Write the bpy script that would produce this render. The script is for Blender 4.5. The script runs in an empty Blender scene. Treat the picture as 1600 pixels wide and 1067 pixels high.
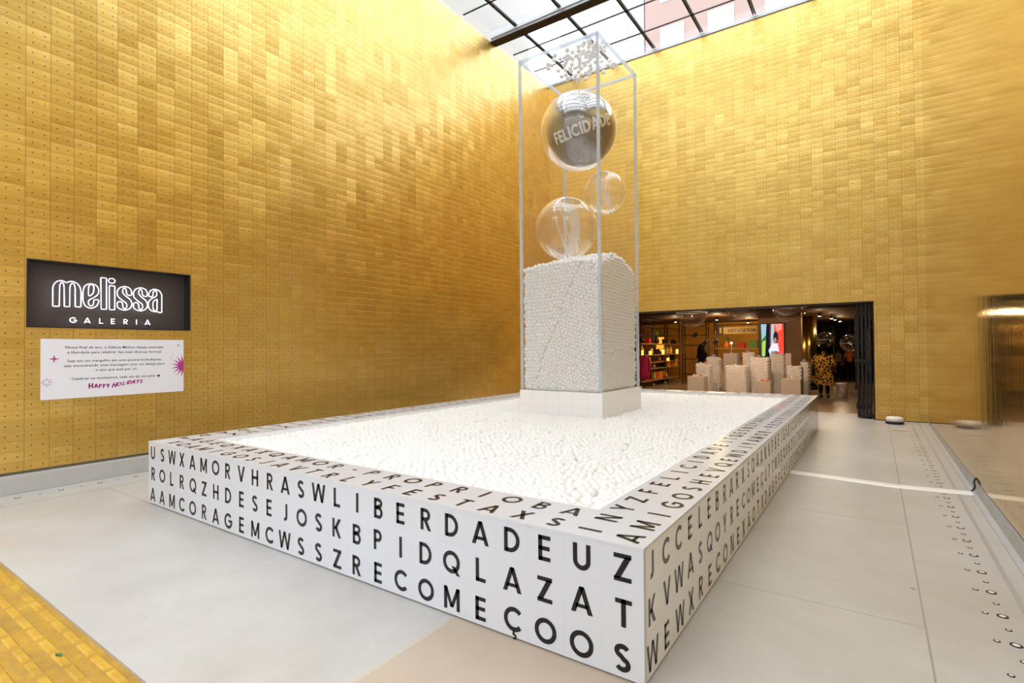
import bpy, bmesh, math, random
import numpy as np
from mathutils import Vector, Matrix

random.seed(7)
rng = np.random.RandomState(11)
S = bpy.context.scene
C = S.collection
PI = math.pi

# ---------------------------------------------------------------- camera
cam_d = bpy.data.cameras.new('camera')
cam_d.sensor_width = 36.0
cam_d.lens = 820.8 / 1600 * 36.0
cam_d.clip_start = 0.05
cam_d.clip_end = 300
cam = bpy.data.objects.new('camera', cam_d)
C.objects.link(cam)
RT = Vector((0.8231, 0.5677, -0.0077)); FW = Vector((-0.5677, 0.8230, 0.0132))
FW.normalize(); RT = (RT - RT.dot(FW) * FW).normalized(); UP = RT.cross(FW)
M = Matrix((RT, UP, -FW)).transposed().to_4x4()
M.translation = Vector((0.8398, -2.2118, 1.4771))
cam.matrix_world = M
S.camera = cam

# ---------------------------------------------------------------- world, light, exposure
W = bpy.data.worlds.new('overcast_sky')
S.world = W
W.use_nodes = True
nt = W.node_tree
nt.nodes['Background'].inputs['Color'].default_value = (0.93, 0.965, 1.0, 1)
nt.nodes['Background'].inputs['Strength'].default_value = 3.1
S.view_settings.view_transform = 'Standard'
S.view_settings.look = 'None'
S.view_settings.gamma = 1.0
S.view_settings.exposure = 0.4
S.view_settings.use_curve_mapping = False
S.cycles.max_bounces = 16
S.cycles.diffuse_bounces = 8
S.cycles.glossy_bounces = 6
S.cycles.transparent_max_bounces = 40
S.cycles.sample_clamp_indirect = 8.0

sun_d = bpy.data.lights.new('cloud_filtered_sun', 'SUN')
sun_d.energy = 0.3
sun_d.angle = math.radians(60)
sun_d.color = (1.0, 0.98, 0.95)
sun = bpy.data.objects.new('cloud_filtered_sun', sun_d)
sun.rotation_euler = (math.radians(22), math.radians(12), 0)
C.objects.link(sun)

# ---------------------------------------------------------------- node helpers
class NT:
    def __init__(s, name):
        s.m = bpy.data.materials.new(name); s.m.use_nodes = True
        s.t = s.m.node_tree; s.n = s.t.nodes; s.n.clear()
        s.out = s.n.new('ShaderNodeOutputMaterial')
    def new(s, typ, **kw):
        n = s.n.new(typ)
        for k, v in kw.items(): setattr(n, k, v)
        return n
    def l(s, a, b): s.t.links.new(a, b)
    def val(s, sock, v):
        if hasattr(v, 'is_linked') or isinstance(v, bpy.types.NodeSocket): s.l(v, sock)
        else: sock.default_value = v
    def math(s, op, a, b=None, c=None):
        n = s.new('ShaderNodeMath', operation=op)
        s.val(n.inputs[0], a)
        if b is not None: s.val(n.inputs[1], b)
        if c is not None: s.val(n.inputs[2], c)
        return n.outputs[0]
    def mix(s, f, a, b):
        n = s.new('ShaderNodeMix', data_type='RGBA')
        s.val(n.inputs[0], f); s.val(n.inputs[6], a); s.val(n.inputs[7], b)
        return n.outputs[2]
    def pos(s):
        g = s.new('ShaderNodeNewGeometry'); x = s.new('ShaderNodeSeparateXYZ')
        s.l(g.outputs['Position'], x.inputs[0]); return g, x.outputs
    def comb(s, a, b, c):
        n = s.new('ShaderNodeCombineXYZ')
        s.val(n.inputs[0], a); s.val(n.inputs[1], b); s.val(n.inputs[2], c); return n.outputs[0]
    def noise(s, vec, scale, detail=3, rough=0.5):
        n = s.new('ShaderNodeTexNoise'); n.inputs['Scale'].default_value = scale
        n.inputs['Detail'].default_value = detail; n.inputs['Roughness'].default_value = rough
        if vec is not None: s.l(vec, n.inputs['Vector'])
        return n.outputs['Fac']
    def ramp(s, f, stops):
        n = s.new('ShaderNodeValToRGB'); s.l(f, n.inputs[0])
        e = n.color_ramp.elements
        while len(e) < len(stops): e.new(0.5)
        for i, (p, c) in enumerate(stops):
            e[i].position = p; e[i].color = (*c, 1) if len(c) == 3 else c
        return n.outputs[0]
    def bsdf(s, **kw):
        b = s.new('ShaderNodeBsdfPrincipled')
        for k, v in kw.items(): s.val(b.inputs[k.replace('_', ' ')], v)
        s.l(b.outputs[0], s.out.inputs[0]); s.b = b; return b

def rgb(c): return (*c, 1) if len(c) == 3 else c
MATS = {}
def plain(name, col, rough=0.5, metal=0.0, emit=None, es=0.0, var=0.06, scale=30, coat=0.0, spec=0.4):
    if name in MATS: return MATS[name]
    m = NT(name)
    tc = m.new('ShaderNodeTexCoord')
    f = m.noise(tc.outputs['Object'], scale, 3)
    c = m.mix(f, rgb([x * (1 - var) for x in col[:3]]), rgb([min(1, x * (1 + var)) for x in col[:3]]))
    b = m.bsdf(Base_Color=c, Roughness=rough, Metallic=metal)
    b.inputs['Coat Weight'].default_value = coat; b.inputs['Specular IOR Level'].default_value = spec
    if emit:
        b.inputs['Emission Color'].default_value = rgb(emit)
        b.inputs['Emission Strength'].default_value = es
    MATS[name] = m.m; return m.m

def glass_mat(name, tint=(1, 1, 1), base=0.03, edge=0.6, rough=0.02, power=3.0, milky=0.0, milk=(0.9, 0.93, 0.97), gl=(1, 1, 1)):
    """thin clear sheet: transparent with fresnel-like gloss, optionally a little milky"""
    m = NT(name)
    lw = m.new('ShaderNodeLayerWeight'); lw.inputs[0].default_value = 0.5
    f = m.math('POWER', lw.outputs['Facing'], power)
    f = m.math('MULTIPLY_ADD', f, edge - base, base)
    tr = m.new('ShaderNodeBsdfTransparent'); tr.inputs[0].default_value = rgb(tint)
    g = m.new('ShaderNodeBsdfGlossy'); g.inputs['Roughness'].default_value = rough
    g.inputs['Color'].default_value = rgb(gl)
    mx = m.new('ShaderNodeMixShader'); m.l(f, mx.inputs[0]); m.l(tr.outputs[0], mx.inputs[1]); m.l(g.outputs[0], mx.inputs[2])
    o = mx.outputs[0]
    if milky > 0:
        d = m.new('ShaderNodeBsdfTranslucent'); d.inputs[0].default_value = rgb(milk)
        d2 = m.new('ShaderNodeBsdfDiffuse'); d2.inputs[0].default_value = rgb(milk)
        a = m.new('ShaderNodeMixShader'); a.inputs[0].default_value = 0.5
        m.l(d.outputs[0], a.inputs[1]); m.l(d2.outputs[0], a.inputs[2])
        k = m.new('ShaderNodeMixShader'); k.inputs[0].default_value = milky
        m.l(o, k.inputs[1]); m.l(a.outputs[0], k.inputs[2]); o = k.outputs[0]
    m.l(o, m.out.inputs[0]); return m.m

def gold_wall(name, axis, u0, pu, v0, pv, tilt=0.08):
    m = NT(name)
    g, xyz = m.pos()
    U = m.math('DIVIDE', m.math('SUBTRACT', xyz[axis], u0), pu)
    V = m.math('DIVIDE', m.math('SUBTRACT', xyz[2], v0), pv)
    iu = m.math('FLOOR', U); iv = m.math('FLOOR', V)
    fu = m.math('FRACT', U); fv = m.math('FRACT', V)
    def wn(a, b, c=0.0):
        n = m.new('ShaderNodeTexWhiteNoise', noise_dimensions='3D'); m.l(m.comb(a, b, c), n.inputs[0]); return n
    tile = wn(iu, iv)
    # larger sheets: each column folded every few rows, offset per column
    off = m.math('MULTIPLY', wn(iu, 3.3).outputs['Value'], 4.0)
    blk = wn(iu, m.math('FLOOR', m.math('DIVIDE', m.math('ADD', iv, off), 4.0)), 9.0)
    # seams
    du = m.math('ABSOLUTE', m.math('SUBTRACT', fu, 0.5))
    seam_u = m.math('GREATER_THAN', du, 0.488)
    dv = m.math('ABSOLUTE', m.math('SUBTRACT', fv, 0.5))
    seam_v = m.math('GREATER_THAN', dv, 0.482)
    # two punched holes
    def hole(c):
        a = m.math('MULTIPLY', m.math('SUBTRACT', fu, c), pu)
        b = m.math('MULTIPLY', m.math('SUBTRACT', fv, 0.5), pv)
        d = m.math('SQRT', m.math('ADD', m.math('MULTIPLY', a, a), m.math('MULTIPLY', b, b)))
        return m.math('LESS_THAN', d, 0.0062)
    holes = m.math('MAXIMUM', hole(0.276), hole(0.745))
    # brushed grain along the tile
    gv = m.comb(m.math('MULTIPLY', U, 0.9), m.math('MULTIPLY', V, 5.0), m.math('MULTIPLY', tile.outputs['Value'], 40.0))
    grain = m.noise(gv, 2.2, 5, 0.6)
    blot = m.noise(m.comb(m.math('MULTIPLY', U, 1.3), m.math('MULTIPLY', V, 2.6), m.math('MULTIPLY', tile.outputs['Value'], 17.0)), 1.6, 3, 0.55)
    c = m.ramp(grain, [(0.25, (0.65, 0.405, 0.045)), (0.5, (0.73, 0.48, 0.085)), (0.78, (0.83, 0.60, 0.19))])
    c = m.mix(m.math('MULTIPLY', tile.outputs['Value'], 0.5), c, rgb((0.62, 0.355, 0.03)))
    pale = m.math('MULTIPLY', m.ramp(blot, [(0.60, (0, 0, 0)), (0.72, (1, 1, 1))]), 0.28)
    c = m.mix(pale, c, rgb((0.97, 0.83, 0.5)))
    c = m.mix(m.math('MULTIPLY', seam_v, 0.55), c, rgb((0.3, 0.16, 0.03)))
    c = m.mix(m.math('MULTIPLY', seam_u, 0.75), c, rgb((0.24, 0.12, 0.02)))
    c = m.mix(holes, c, rgb((0.03, 0.015, 0.005)))
    r = m.math('MULTIPLY_ADD', grain, 0.16, 0.34)
    r = m.math('MAXIMUM', r, m.math('MULTIPLY', holes, 0.9))
    # tilt of each tile / sheet
    nv = m.new('ShaderNodeVectorMath', operation='MULTIPLY_ADD')
    sub = m.new('ShaderNodeVectorMath', operation='SUBTRACT'); m.l(tile.outputs['Color'], sub.inputs[0]); sub.inputs[1].default_value = (0.5, 0.5, 0.5)
    m.l(sub.outputs[0], nv.inputs[0]); nv.inputs[1].default_value = (0.05, 0.05, 0.05)
    sub2 = m.new('ShaderNodeVectorMath', operation='SUBTRACT'); m.l(blk.outputs['Color'], sub2.inputs[0]); sub2.inputs[1].default_value = (0.5, 0.5, 0.5)
    sc2 = m.new('ShaderNodeVectorMath', operation='SCALE'); m.l(sub2.outputs[0], sc2.inputs[0]); sc2.inputs['Scale'].default_value = tilt
    bump = m.new('ShaderNodeBump'); bump.inputs['Distance'].default_value = 0.006; bump.inputs['Strength'].default_value = 0.55
    pil = m.math('MULTIPLY', m.math('SUBTRACT', 0.25, m.math('MULTIPLY', dv, dv)), 1.2)
    h = m.math('ADD', m.math('MULTIPLY', grain, 0.35), pil)
    h = m.math('SUBTRACT', h, m.math('MULTIPLY', m.math('MAXIMUM', seam_u, seam_v), 0.6))
    m.l(h, bump.inputs['Height'])
    m.l(sc2.outputs[0], nv.inputs[2])
    add = m.new('ShaderNodeVectorMath', operation='ADD'); m.l(nv.outputs[0], add.inputs[0]); m.l(bump.outputs[0], add.inputs[1])
    nrm = m.new('ShaderNodeVectorMath', operation='NORMALIZE'); m.l(add.outputs[0], nrm.inputs[0])
    b = m.bsdf(Base_Color=c, Roughness=r, Metallic=m.math('SUBTRACT', 0.94, m.math('MULTIPLY', holes, 0.94)))
    m.l(m.math('SUBTRACT', 1.0, holes), b.inputs['Coat Weight']); b.inputs['Coat IOR'].default_value = 1.65; b.inputs['Coat Roughness'].default_value = 0.3; m.l(nrm.outputs[0], b.inputs['Coat Normal'])
    m.l(nrm.outputs[0], b.inputs['Normal'])
    return m.m

def tile_white(name, rough=0.3, col=(0.60, 0.615, 0.66), spec=0.5):
    """white printed squares on a 0.2 m grid with hairline seams"""
    m = NT(name); g, xyz = m.pos()
    ns = m.new('ShaderNodeSeparateXYZ'); m.l(g.outputs['True Normal'], ns.inputs[0])
    tot = None
    for a in range(3):
        f = m.math('FRACT', m.math('DIVIDE', m.math('ADD', xyz[a], 20.0), 0.2))
        d = m.math('SUBTRACT', 0.5, m.math('ABSOLUTE', m.math('SUBTRACT', f, 0.5)))
        ln = m.math('LESS_THAN', d, 0.006)
        ln = m.math('MULTIPLY', ln, m.math('LESS_THAN', m.math('ABSOLUTE', ns.outputs[a]), 0.5))
        tot = ln if tot is None else m.math('MAXIMUM', tot, ln)
    f = m.noise(g.outputs['Position'], 3.0, 2)
    c = m.mix(f, rgb([x * 0.97 for x in col]), rgb(col))
    c = m.mix(m.math('MULTIPLY', tot, 0.3), c, rgb((0.45, 0.45, 0.48)))
    b = m.bsdf(Base_Color=c, Roughness=rough, Metallic=.55 if spec > .9 else 0.0)
    b.inputs['Specular IOR Level'].default_value = spec
    return m.m

# ---------------------------------------------------------------- materials
M_LEFT = gold_wall('gold_sheet_tiles_left', 1, -0.557, 0.2075, 3.521 - 0.05425 - 0.1085 * 40, 0.1085)
M_BACK = gold_wall('gold_sheet_tiles_back', 0, 0.883 - 0.2175 * 50, 0.2175, 4.683 - 0.0559 - 0.1118 * 45, 0.1118, 0.05)

def right_gold():
    m = NT('polished_gold_sheet'); g, xyz = m.pos()
    z = m.math('DIVIDE', xyz[2], 1.22); fz = m.math('FRACT', z)
    seam = m.math('LESS_THAN', m.math('SUBTRACT', 0.5, m.math('ABSOLUTE', m.math('SUBTRACT', fz, 0.5))), 0.0025)
    yy = m.math('FRACT', m.math('DIVIDE', xyz[1], 2.44))
    seam2 = m.math('LESS_THAN', m.math('SUBTRACT', 0.5, m.math('ABSOLUTE', m.math('SUBTRACT', yy, 0.5))), 0.0012)
    n1 = m.noise(m.comb(0.0, m.math('MULTIPLY', xyz[1], 6.0), m.math('MULTIPLY', xyz[2], 0.35)), 1.0, 4, 0.6)
    n2 = m.noise(m.comb(0.0, m.math('MULTIPLY', xyz[1], 1.2), m.math('MULTIPLY', xyz[2], 9.0)), 1.0, 4, 0.6)
    c = m.mix(n2, rgb((0.54, 0.335, 0.055)), rgb((0.60, 0.39, 0.08)))
    c = m.mix(m.math('MULTIPLY', m.math('MAXIMUM', seam, seam2), 0.6), c, rgb((0.25, 0.14, 0.03)))
    bp = m.new('ShaderNodeBump'); bp.inputs['Strength'].default_value = 0.45; bp.inputs['Distance'].default_value = 0.004
    m.l(m.math('ADD', n1, m.math('MULTIPLY', n2, 0.15)), bp.inputs['Height'])
    b = m.bsdf(Base_Color=c, Metallic=0.94, Roughness=m.math('MULTIPLY_ADD', n2, 0.08, 0.045))
    m.l(bp.outputs[0], b.inputs['Normal'])
    return m.m
M_RIGHT = right_gold()

def concrete(name, a, b_, rough=0.38):
    m = NT(name); g, xyz = m.pos()
    n1 = m.noise(g.outputs['Position'], 0.9, 5, 0.55)
    n2 = m.noise(g.outputs['Position'], 14.0, 4, 0.6)
    n3 = m.noise(g.outputs['Position'], 55.0, 2, 0.5)
    c = m.mix(m.ramp(n1, [(0.35, (0, 0, 0)), (0.68, (1, 1, 1))]), rgb(a), rgb(b_))
    c = m.mix(m.math('MULTIPLY', n2, 0.25), c, rgb([x * 0.78 for x in a]))
    sp = m.math('MULTIPLY', m.math('GREATER_THAN', n3, 0.735), 0.35)
    c = m.mix(sp, c, rgb((0.25, 0.22, 0.19)))
    st = m.noise(m.comb(m.math('MULTIPLY', xyz[0], 0.5), m.math('MULTIPLY', xyz[1], 2.2), 0.0), 1.1, 6, 0.65)
    c = m.mix(m.math('MULTIPLY', m.math('GREATER_THAN', st, 0.60), 0.10), c, rgb((0.50, 0.38, 0.25)))
    n5 = m.noise(g.outputs['Position'], 3.2, 6, 0.68)
    c = m.mix(m.math('MULTIPLY', m.ramp(n5, [(.46, (0, 0, 0)), (.66, (1, 1, 1))]), 0.16), c, rgb([x * 0.62 for x in a]))
    n6 = m.noise(m.comb(m.math('MULTIPLY', xyz[0], .8), m.math('MULTIPLY', xyz[1], 1.9), 7.0), 1.4, 5, .6)
    crk = m.math('LESS_THAN', m.math('ABSOLUTE', m.math('SUBTRACT', n6, 0.52)), 0.0016)
    c = m.mix(m.math('MULTIPLY', crk, 0.12), c, rgb((0.28, 0.24, 0.20)))
    bp = m.new('ShaderNodeBump'); bp.inputs['Strength'].default_value = 0.12; bp.inputs['Distance'].default_value = 0.003
    m.l(n2, bp.inputs['Height'])
    b = m.bsdf(Base_Color=c, Roughness=m.math('MULTIPLY_ADD', n1, 0.2, rough - 0.1))
    m.l(bp.outputs[0], b.inputs['Normal'])
    return m.m
M_FLOOR = concrete('polished_concrete', (0.46, 0.45, 0.43), (0.54, 0.54, 0.54))
M_TAN = concrete('tan_concrete', (0.46, 0.37, 0.29), (0.53, 0.45, 0.37))
M_CURB = concrete('curb_concrete', (0.40, 0.385, 0.36), (0.47, 0.46, 0.44), 0.7)
M_JOINT = plain('joint_filler', (0.34, 0.31, 0.27), 0.8)
M_JOINL = plain('faint_joint', (0.42, 0.40, 0.37), 0.8)
M_ASPH = concrete('street_asphalt', (0.22, 0.22, 0.22), (0.3, 0.3, 0.29), 0.9)
M_BLACKGAP = plain('dark_gap', (0.012, 0.01, 0.008), 0.6)
M_WHT = tile_white('white_letter_tiles')
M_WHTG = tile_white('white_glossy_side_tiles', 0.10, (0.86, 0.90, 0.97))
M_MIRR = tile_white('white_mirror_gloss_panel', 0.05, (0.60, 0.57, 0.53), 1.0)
M_INK = plain('black_vinyl', (0.006, 0.005, 0.005), 0.35, var=0)
M_INKR = plain('pink_vinyl', (0.75, 0.12, 0.16), 0.35)
M_STEEL = plain('dark_bronze_steel', (0.035, 0.028, 0.025), 0.5, 0.3)
M_GREYM = plain('grey_steel', (0.42, 0.44, 0.47), 0.4, 0.4)
M_BLK = plain('matt_black', (0.012, 0.011, 0.012), 0.5)
M_WHITE = plain('white_plastic', (0.85, 0.85, 0.85), 0.35)
M_ROOFG = glass_mat('roof_glass', (0.97, 0.985, 1.0), 0.04, 0.25, 0.03)
M_PANE = glass_mat('acrylic_sheet', (1.0, 1.0, 1.0), 0.006, 0.07, 0.03, 3.0, milky=0.010)
M_EDGE = glass_mat('acrylic_edge', (0.9, 0.93, 0.96), 0.1, 0.4, 0.15, 2.0, milky=0.6, milk=(0.78, 0.85, 0.92))
M_BUB = glass_mat('clear_bubble', (0.99, 0.99, 0.99), 0.05, 0.95, 0.02, 2.8, milky=0.04)
M_BAND = glass_mat('frosted_band', (0.95, 0.95, 0.95), 0.1, 0.6, 0.1, 2.0, milky=0.38)
M_SMOKE = glass_mat('smoky_mirror_film', (0.40, 0.38, 0.36), 0.20, 0.6, 0.03, 1.6, milky=0.14, milk=(0.10, 0.10, 0.11))

def ball_mat():
    m = NT('white_ball_plastic')
    b = m.bsdf(Base_Color=rgb((0.985, 0.985, 0.99)), Roughness=0.5)
    b.inputs['Subsurface Weight'].default_value = 0.0
    tr = m.new('ShaderNodeBsdfTranslucent'); tr.inputs[0].default_value = (0.97, 0.97, 0.97, 1)
    mx = m.new('ShaderNodeMixShader'); mx.inputs[0].default_value = 0.28
    m.l(b.outputs[0], mx.inputs[1]); m.l(tr.outputs[0], mx.inputs[2]); m.l(mx.outputs[0], m.out.inputs[0])
    return m.m
M_BALL = ball_mat()
m = NT('milky_core'); d_ = m.new('ShaderNodeBsdfDiffuse'); d_.inputs[0].default_value = (.96, .96, .96, 1); t_ = m.new('ShaderNodeBsdfTranslucent'); t_.inputs[0].default_value = (.98, .98, .98, 1)
mx_ = m.new('ShaderNodeMixShader'); mx_.inputs[0].default_value = .1; m.l(d_.outputs[0], mx_.inputs[1]); m.l(t_.outputs[0], mx_.inputs[2]); m.l(mx_.outputs[0], m.out.inputs[0]); M_CORE = m.m

# ---------------------------------------------------------------- geometry helpers
class MB:
    def __init__(s): s.v = []; s.f = []; s.sm = []
    def add(s, vs, fs, smooth=False):
        o = len(s.v); s.v += [tuple(x) for x in vs]
        s.f += [tuple(i + o for i in f) for f in fs]; s.sm += [smooth] * len(fs); return s
    def box(s, x0, x1, y0, y1, z0, z1, T=None):
        vs = [Vector(p) for p in ((x0, y0, z0), (x1, y0, z0), (x1, y1, z0), (x0, y1, z0), (x0, y0, z1), (x1, y0, z1), (x1, y1, z1), (x0, y1, z1))]
        if T: vs = [T @ p for p in vs]
        return s.add(vs, [(0, 3, 2, 1), (4, 5, 6, 7), (0, 1, 5, 4), (1, 2, 6, 5), (2, 3, 7, 6), (3, 0, 4, 7)])
    def hexa(s, vs): return s.add(vs, [(0, 3, 2, 1), (4, 5, 6, 7), (0, 1, 5, 4), (1, 2, 6, 5), (2, 3, 7, 6), (3, 0, 4, 7)])
    def lathe(s, prof, c=(0, 0, 0), n=16, sx=1, sy=1, T=None, smooth=True):
        vs = []; fs = []
        for r, z in prof:
            for k in range(n):
                a = 2 * PI * k / n; p = Vector((c[0] + r * sx * math.cos(a), c[1] + r * sy * math.sin(a), c[2] + z))
                vs.append(T @ p if T else p)
        for i in range(len(prof) - 1):
            for k in range(n):
                a, b = i * n + k, i * n + (k + 1) % n; fs.append((a, b, b + n, a + n))
        fs.append(tuple(range(n - 1, -1, -1))); fs.append(tuple(range((len(prof) - 1) * n, len(prof) * n)))
        return s.add(vs, fs, smooth)
    def sphere(s, c, r, n=16, sx=1, sy=1, sz=1, T=None):
        pr = [(max(1e-4, math.sin(PI * i / (n // 2)) * r), -math.cos(PI * i / (n // 2)) * r * sz) for i in range(n // 2 + 1)]
        return s.lathe(pr, c, n, sx, sy, T)
    def tube(s, pts, r, n=8, closed=False, rs=None):
        pts = [Vector(p) for p in pts]; N = len(pts); vs = []; prev = None
        for i, p in enumerate(pts):
            a = pts[(i - 1) % N] if (closed or i > 0) else p; b = pts[(i + 1) % N] if (closed or i < N - 1) else p
            t = (b - a).normalized()
            if prev is None:
                u = t.orthogonal().normalized()
            else:
                u = (prev - prev.dot(t) * t).normalized()
            prev = u; w = t.cross(u); rr = rs[i] if rs else r
            for k in range(n):
                an = 2 * PI * k / n; vs.append(p + (u * math.cos(an) + w * math.sin(an)) * rr)
        fs = []
        for i in range(N if closed else N - 1):
            j = (i + 1) % N
            for k in range(n): fs.append((i * n + k, i * n + (k + 1) % n, j * n + (k + 1) % n, j * n + k))
        if not closed: fs.append(tuple(range(n - 1, -1, -1))); fs.append(tuple(range((N - 1) * n, N * n)))
        return s.add(vs, fs, True)
    def build(s, name, mat, parent=None, bevel=0, loc=None):
        me = bpy.data.meshes.new(name)
        off = Vector((0, 0, 0))
        if parent is not None: off = parent_world(parent)
        elif loc is not None: off = Vector(loc)
        me.from_pydata([tuple(Vector(v) - off) for v in s.v], [], s.f); me.update()
        me.polygons.foreach_set('use_smooth', s.sm)
        me.materials.append(mat)
        o = bpy.data.objects.new(name, me); C.objects.link(o)
        if parent is not None: o.parent = parent
        else: o.location = off
        if bevel:
            b = o.modifiers.new('bevel', 'BEVEL'); b.width = bevel; b.segments = 2; b.limit_method = 'ANGLE'
        return o

def parent_world(o):
    v = Vector((0, 0, 0))
    while o is not None: v += o.location; o = o.parent
    return v

def tag(o, label=None, cat=None, group=None, kind=None):
    if label: o['label'] = label
    if cat: o['category'] = cat
    if group: o['group'] = group
    if kind: o['kind'] = kind
    return o
def thing(name, loc, label, cat, group=None):
    o = bpy.data.objects.new(name, None); o.location = loc; o.empty_display_size = 0.1
    C.objects.link(o); return tag(o, label, cat, group)
def struct(o, label=None): o['kind'] = 'structure'; return o
def copy_tree(o, parent=None):
    c = o.copy(); C.objects.link(c); c.parent = parent
    for ch in list(o.children): copy_tree(ch, c)
    return c
def crom(pts, n=4, closed=True):
    P = [Vector(p) for p in pts]; N = len(P); out = []
    for i in range(N if closed else N - 1):
        p0 = P[(i - 1) % N] if closed or i > 0 else P[i]; p1 = P[i]; p2 = P[(i + 1) % N]
        p3 = P[(i + 2) % N] if closed or i + 2 < N else p2
        # keep straight long runs straight
        for k in range(n):
            t = k / n
            out.append(0.5 * ((2 * p1) + (p2 - p0) * t + (2 * p0 - 5 * p1 + 4 * p2 - p3) * t * t + (3 * p1 - p0 - 3 * p2 + p3) * t ** 3))
    if not closed: out.append(P[-1])
    return out

# ---------------------------------------------------------------- stroke alphabet (cap height 1)
SW = 0.185
def arc(cx, cy, rx, ry, a0, a1, n=14):
    return [(cx + rx * math.cos(math.radians(a0 + (a1 - a0) * i / n)), cy + ry * math.sin(math.radians(a0 + (a1 - a0) * i / n))) for i in range(n + 1)]
def stroke(pts, w):
    P = [Vector((a, b)) for a, b in pts]; N = len(P); L = []; R = []
    for i in range(N):
        d1 = (P[i] - P[i - 1]).normalized() if i > 0 else (P[1] - P[0]).normalized()
        d2 = (P[i + 1] - P[i]).normalized() if i < N - 1 else d1
        n1 = Vector((-d1.y, d1.x)); n2 = Vector((-d2.y, d2.x)); m = (n1 + n2)
        m = m.normalized() if m.length > 1e-6 else n1
        k = min(2.5, 1 / max(0.3, m.dot(n1))) * w / 2
        L.append(P[i] + m * k); R.append(P[i] - m * k)
    return [[L[i], R[i], R[i + 1], L[i + 1]] for i in range(N - 1)]
def glyph(ch, w=SW):
    h = w / 2; t = w * 0.9; q = []
    rect = lambda a, b, c, d: [[(a, b), (c, b), (c, d), (a, d)]]
    def dg(xb, yb, xt, yt, k=1.1):
        ww = w * k; return [[(xb, yb), (xb + ww, yb), (xt + ww, yt), (xt, yt)]]
    if ch == 'A': W_ = 0.92; q = dg(0, 0, .46 - w * .55, 1) + dg(W_ - w * 1.1, 0, .46 - w * .55, 1) + rect(.2, .2, .72, .2 + t * .85)
    elif ch == 'B':
        W_ = .64; q = rect(0, 0, w, 1) + stroke([(h, 1 - t / 2), (.33, 1 - t / 2)] + arc(.33, .755, .20, .245 - t / 2, 90, -90)[1:] + [(h, .51)], t) \
            + stroke([(h, .51), (.36, .51)] + arc(.36, .27 + t * .1, .64 - .36 - h, .24 - t * .1, 90, -90)[1:] + [(h, t / 2)], t)
    elif ch == 'C' or ch == 'Ç':
        W_ = .86; q = stroke(arc(.5, .5, .5 - h, .5 - h, 42, 318, 26), w)
        if ch == 'Ç': q += stroke([(.5, .03), (.47, -.09)] + arc(.5, -.19, .09, .08, 100, -120, 8), w * .5)
    elif ch == 'D': W_ = .78; q = rect(0, 0, w, 1) + stroke([(h, 1 - t / 2), (.28, 1 - t / 2)] + arc(.28, .5, .5 - h, .5 - t / 2, 90, -90, 18)[1:] + [(h, t / 2)], w * .95)
    elif ch == 'E': W_ = .56; q = rect(0, 0, w, 1) + rect(0, 0, W_, t) + rect(0, 1 - t, W_, 1) + rect(0, .5 - t / 2, W_ * .94, .5 + t / 2)
    elif ch == 'F': W_ = .54; q = rect(0, 0, w, 1) + rect(0, 1 - t, W_, 1) + rect(0, .48 - t / 2, W_ * .92, .48 + t / 2)
    elif ch == 'G': W_ = .96; q = stroke(arc(.5, .5, .5 - h, .5 - h, 42, 355, 28), w) + rect(.52, .42, .98, .42 + t)
    elif ch == 'H': W_ = .74; q = rect(0, 0, w, 1) + rect(W_ - w, 0, W_, 1) + rect(0, .5 - t / 2, W_, .5 + t / 2)
    elif ch == 'I': W_ = w; q = rect(0, 0, w, 1)
    elif ch == 'J': W_ = .46; q = stroke([(W_ - h, 1), (W_ - h, .25)] + arc(W_ - h - .17, .25, .17, .25 - h, 0, -115, 8)[1:], w)
    elif ch == 'K': W_ = .74; q = rect(0, 0, w, 1) + dg(.12, .42, .49, 1, 1.25) + dg(.50, 0, .16, .55, 1.25)
    elif ch == 'L': W_ = .54; q = rect(0, 0, w, 1) + rect(0, 0, W_, t)
    elif ch == 'M': W_ = .92; q = rect(0, 0, w, 1) + rect(W_ - w, 0, W_, 1) + dg(.46 - w * .5, .12, 0, 1, 1.0) + dg(.46 - w * .5, .12, W_ - w, 1, 1.0)
    elif ch == 'N': W_ = .76; q = rect(0, 0, w, 1) + rect(W_ - w, 0, W_, 1) + dg(W_ - w * 1.15, 0, 0, 1, 1.15)
    elif ch == 'O' or ch == 'Q':
        W_ = 1.0; q = stroke(arc(.5, .5, .5 - h, .5 - h, 0, 360, 32), w)
        if ch == 'Q': q += dg(.80, -.05, .50, .33, 1.1)
    elif ch == 'P': W_ = .60; q = rect(0, 0, w, 1) + stroke([(h, 1 - t / 2), (.30, 1 - t / 2)] + arc(.30, .70, .30 - h, .30 - t / 2, 90, -90)[1:] + [(h, .40 + t / 2)], t)
    elif ch == 'R': W_ = .66; q = rect(0, 0, w, 1) + stroke([(h, 1 - t / 2), (.32, 1 - t / 2)] + arc(.32, .71, .30 - h, .29 - t / 2, 90, -90)[1:] + [(h, .42 + t / 2)], t) + dg(.46, 0, .20, .45, 1.15)
    elif ch == 'S':
        W_ = .62; rx = .31 - h
        q = stroke(arc(.31, .735, rx, .265 - h, 28, 250, 14) + arc(.31, .275, rx + .0, .275 - h, 75, -152, 16), w)
    elif ch == 'T': W_ = .64; q = rect(W_ / 2 - h, 0, W_ / 2 + h, 1) + rect(0, 1 - t, W_, 1)
    elif ch == 'U': W_ = .74; q = stroke([(h, 1), (h, .37)] + arc(.37, .37, .37 - h, .37 - h, 180, 360, 16)[1:] + [(.74 - h, 1)], w)
    elif ch == 'V': W_ = .86; q = dg(.43 - w * .55, 0, 0, 1) + dg(.43 - w * .55, 0, W_ - w * 1.1, 1)
    elif ch == 'W':
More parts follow.
